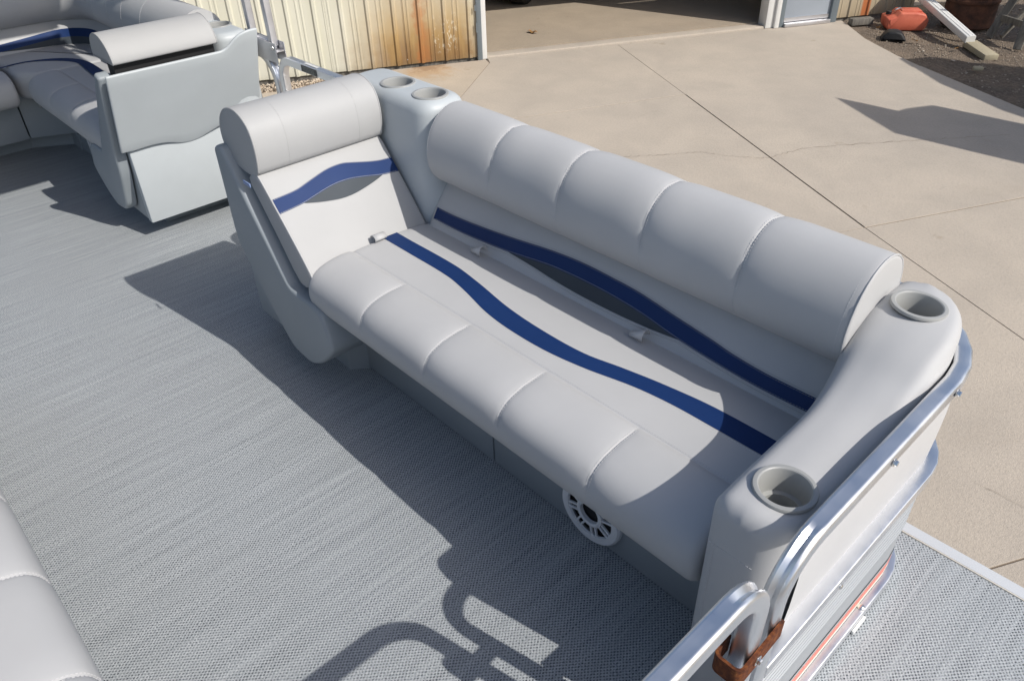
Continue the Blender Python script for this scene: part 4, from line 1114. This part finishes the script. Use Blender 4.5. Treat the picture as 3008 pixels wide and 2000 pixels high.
# sawhorse
sh_ = thing('sawhorse', (-2.7, 9.3, GZ), 'weathered wooden sawhorse with splayed legs at the top right', 'sawhorse')
def plank(name, a, b, w_, h_): return mk(name, *tube([a, b], w_, h_, (0, 0, 1) if abs(b[2]-a[2]) < .3 else (1, 0, 0), .003), 'old_wood', sh_)
zt_ = GZ+.86
A0 = (-2.80, 9.42); A1 = (-2.05, 9.95)
plank('leg', (-3.02, 9.36, GZ-.01), (-2.78, 9.52, zt_), .085, .04); plank('leg', (-2.60, 9.02, GZ-.01), (-2.66, 9.36, zt_), .085, .04)
plank('leg', (-2.2, 10.0, GZ-.01), (-2.0, 10.05, zt_), .085, .04); plank('leg', (-1.85, 9.6, GZ-.01), (-1.95, 9.9, zt_), .085, .04)
plank('brace', (-2.97, 9.40, GZ+.20), (-2.62, 9.13, GZ+.22), .07, .03)
plank('brace', (-2.84, 9.16, GZ+.06), (-2.74, 9.40, GZ+.30), .06, .03)
plank('beam', (-2.85, 9.38, zt_+.02), (-1.85, 10.05, zt_+.02), .09, .04)
# fallen leaves and stones on the dirt
for i, (x, y, lb) in enumerate([(-3.55, 8.62, 'dry brown leaf on the dirt nearest the black lump'), (-3.08, 8.60, 'dry brown leaf beside the flat tan block'), (-4.12, 8.90, 'dry brown leaf beside the timber offcut')]):
    P = [[(a*.018-.04, (b*.016-.024)*(1-abs(a-2)*.35), .010*sin(a+b)+.005) for b in range(4)] for a in range(5)]
    o = mk('fallen_leaf', *xform(grid(P), loc_m(x, y, GZ, i*1.3)), 'leaf_dry')
    tag(o, lb, 'leaf', 'fallen leaves on the dirt')
V, Fc = box(-.05, .05, -.03, .03, -.02, .02, .015); tag(mk('pale_stone', *xform((V, Fc), loc_m(-2.62, 7.98, GZ+.012, .6)), 'splash'), 'single pale stone on the dark shaded gravel', 'stone')
# unseen hulls added beyond the right edge, outlined to cast the yard shadows
def hull(plan, zt_, label):
    k = zt_-GZ; pl = [(x+1.05*k, y+.248*k) for x, y in plan]
    r = thing('shadow_boat', (pl[0][0]+2, pl[0][1], GZ), label, 'boat', 'unseen hulls added to shade the yard')
    cx = sum(p[0] for p in pl)/len(pl)+.4; cy = sum(p[1] for p in pl)/len(pl); secs = []
    for z, sc in ((zt_-.55, .30), (zt_-.35, .62), (zt_-.12, .92), (zt_, 1.0)): secs.append([(cx+(x-cx)*sc, cy+(y-cy)*sc, z) for x, y in pl])
    V, Fc = grid(secs, cv=True, caps=True); mk('hull', V, fixn(V, Fc), 'caster_fibreglass', r, sharp=30)
    for dx in (2.2, 4.0):
        for dy in (-.35, .35): mk('stand', *box(cx+dx-1.4, cx+dx-1.34, cy+dy-.03, cy+dy+.03, GZ, zt_-.40), 'galv', r, smooth=False)
hull([(-3.25, 6.22), (-2.67, 6.23), (-2.63, 6.38), (-2.50, 6.62), (-1.74, 6.67), (1.5, 6.75), (1.5, 5.85), (-1.43, 5.77), (-1.84, 5.75), (-2.44, 5.72), (-2.85, 5.97)], 1.35, 'unseen pale hull on stands, added to shade the concrete, nearer one')
hull([(-3.37, 7.83), (-3.28, 8.08), (-3.10, 8.34), (-2.65, 8.36), (-2.33, 8.43), (1.5, 8.6), (1.5, 6.75), (-1.79, 6.83), (-2.01, 6.90), (-2.28, 7.06), (-2.71, 7.28)], 1.35, 'unseen pale hull on stands, added to shade the yard, farther one')
hull([(-5.0, 9.62), (-3.9, 9.36), (-3.2, 9.34), (-1.0, 9.3), (1.5, 9.3), (1.5, 11.6), (-3.0, 11.6)], 1.35, 'unseen pale hull on stands, added to shade the rusty barrel, farthest one')  # added only to put the barrel in shadow
for o in bpy.data.objects:
    if o.name.split('.')[0] in ('stitching', 'print_line', 'grille'): o['kind'] = 'stuff'
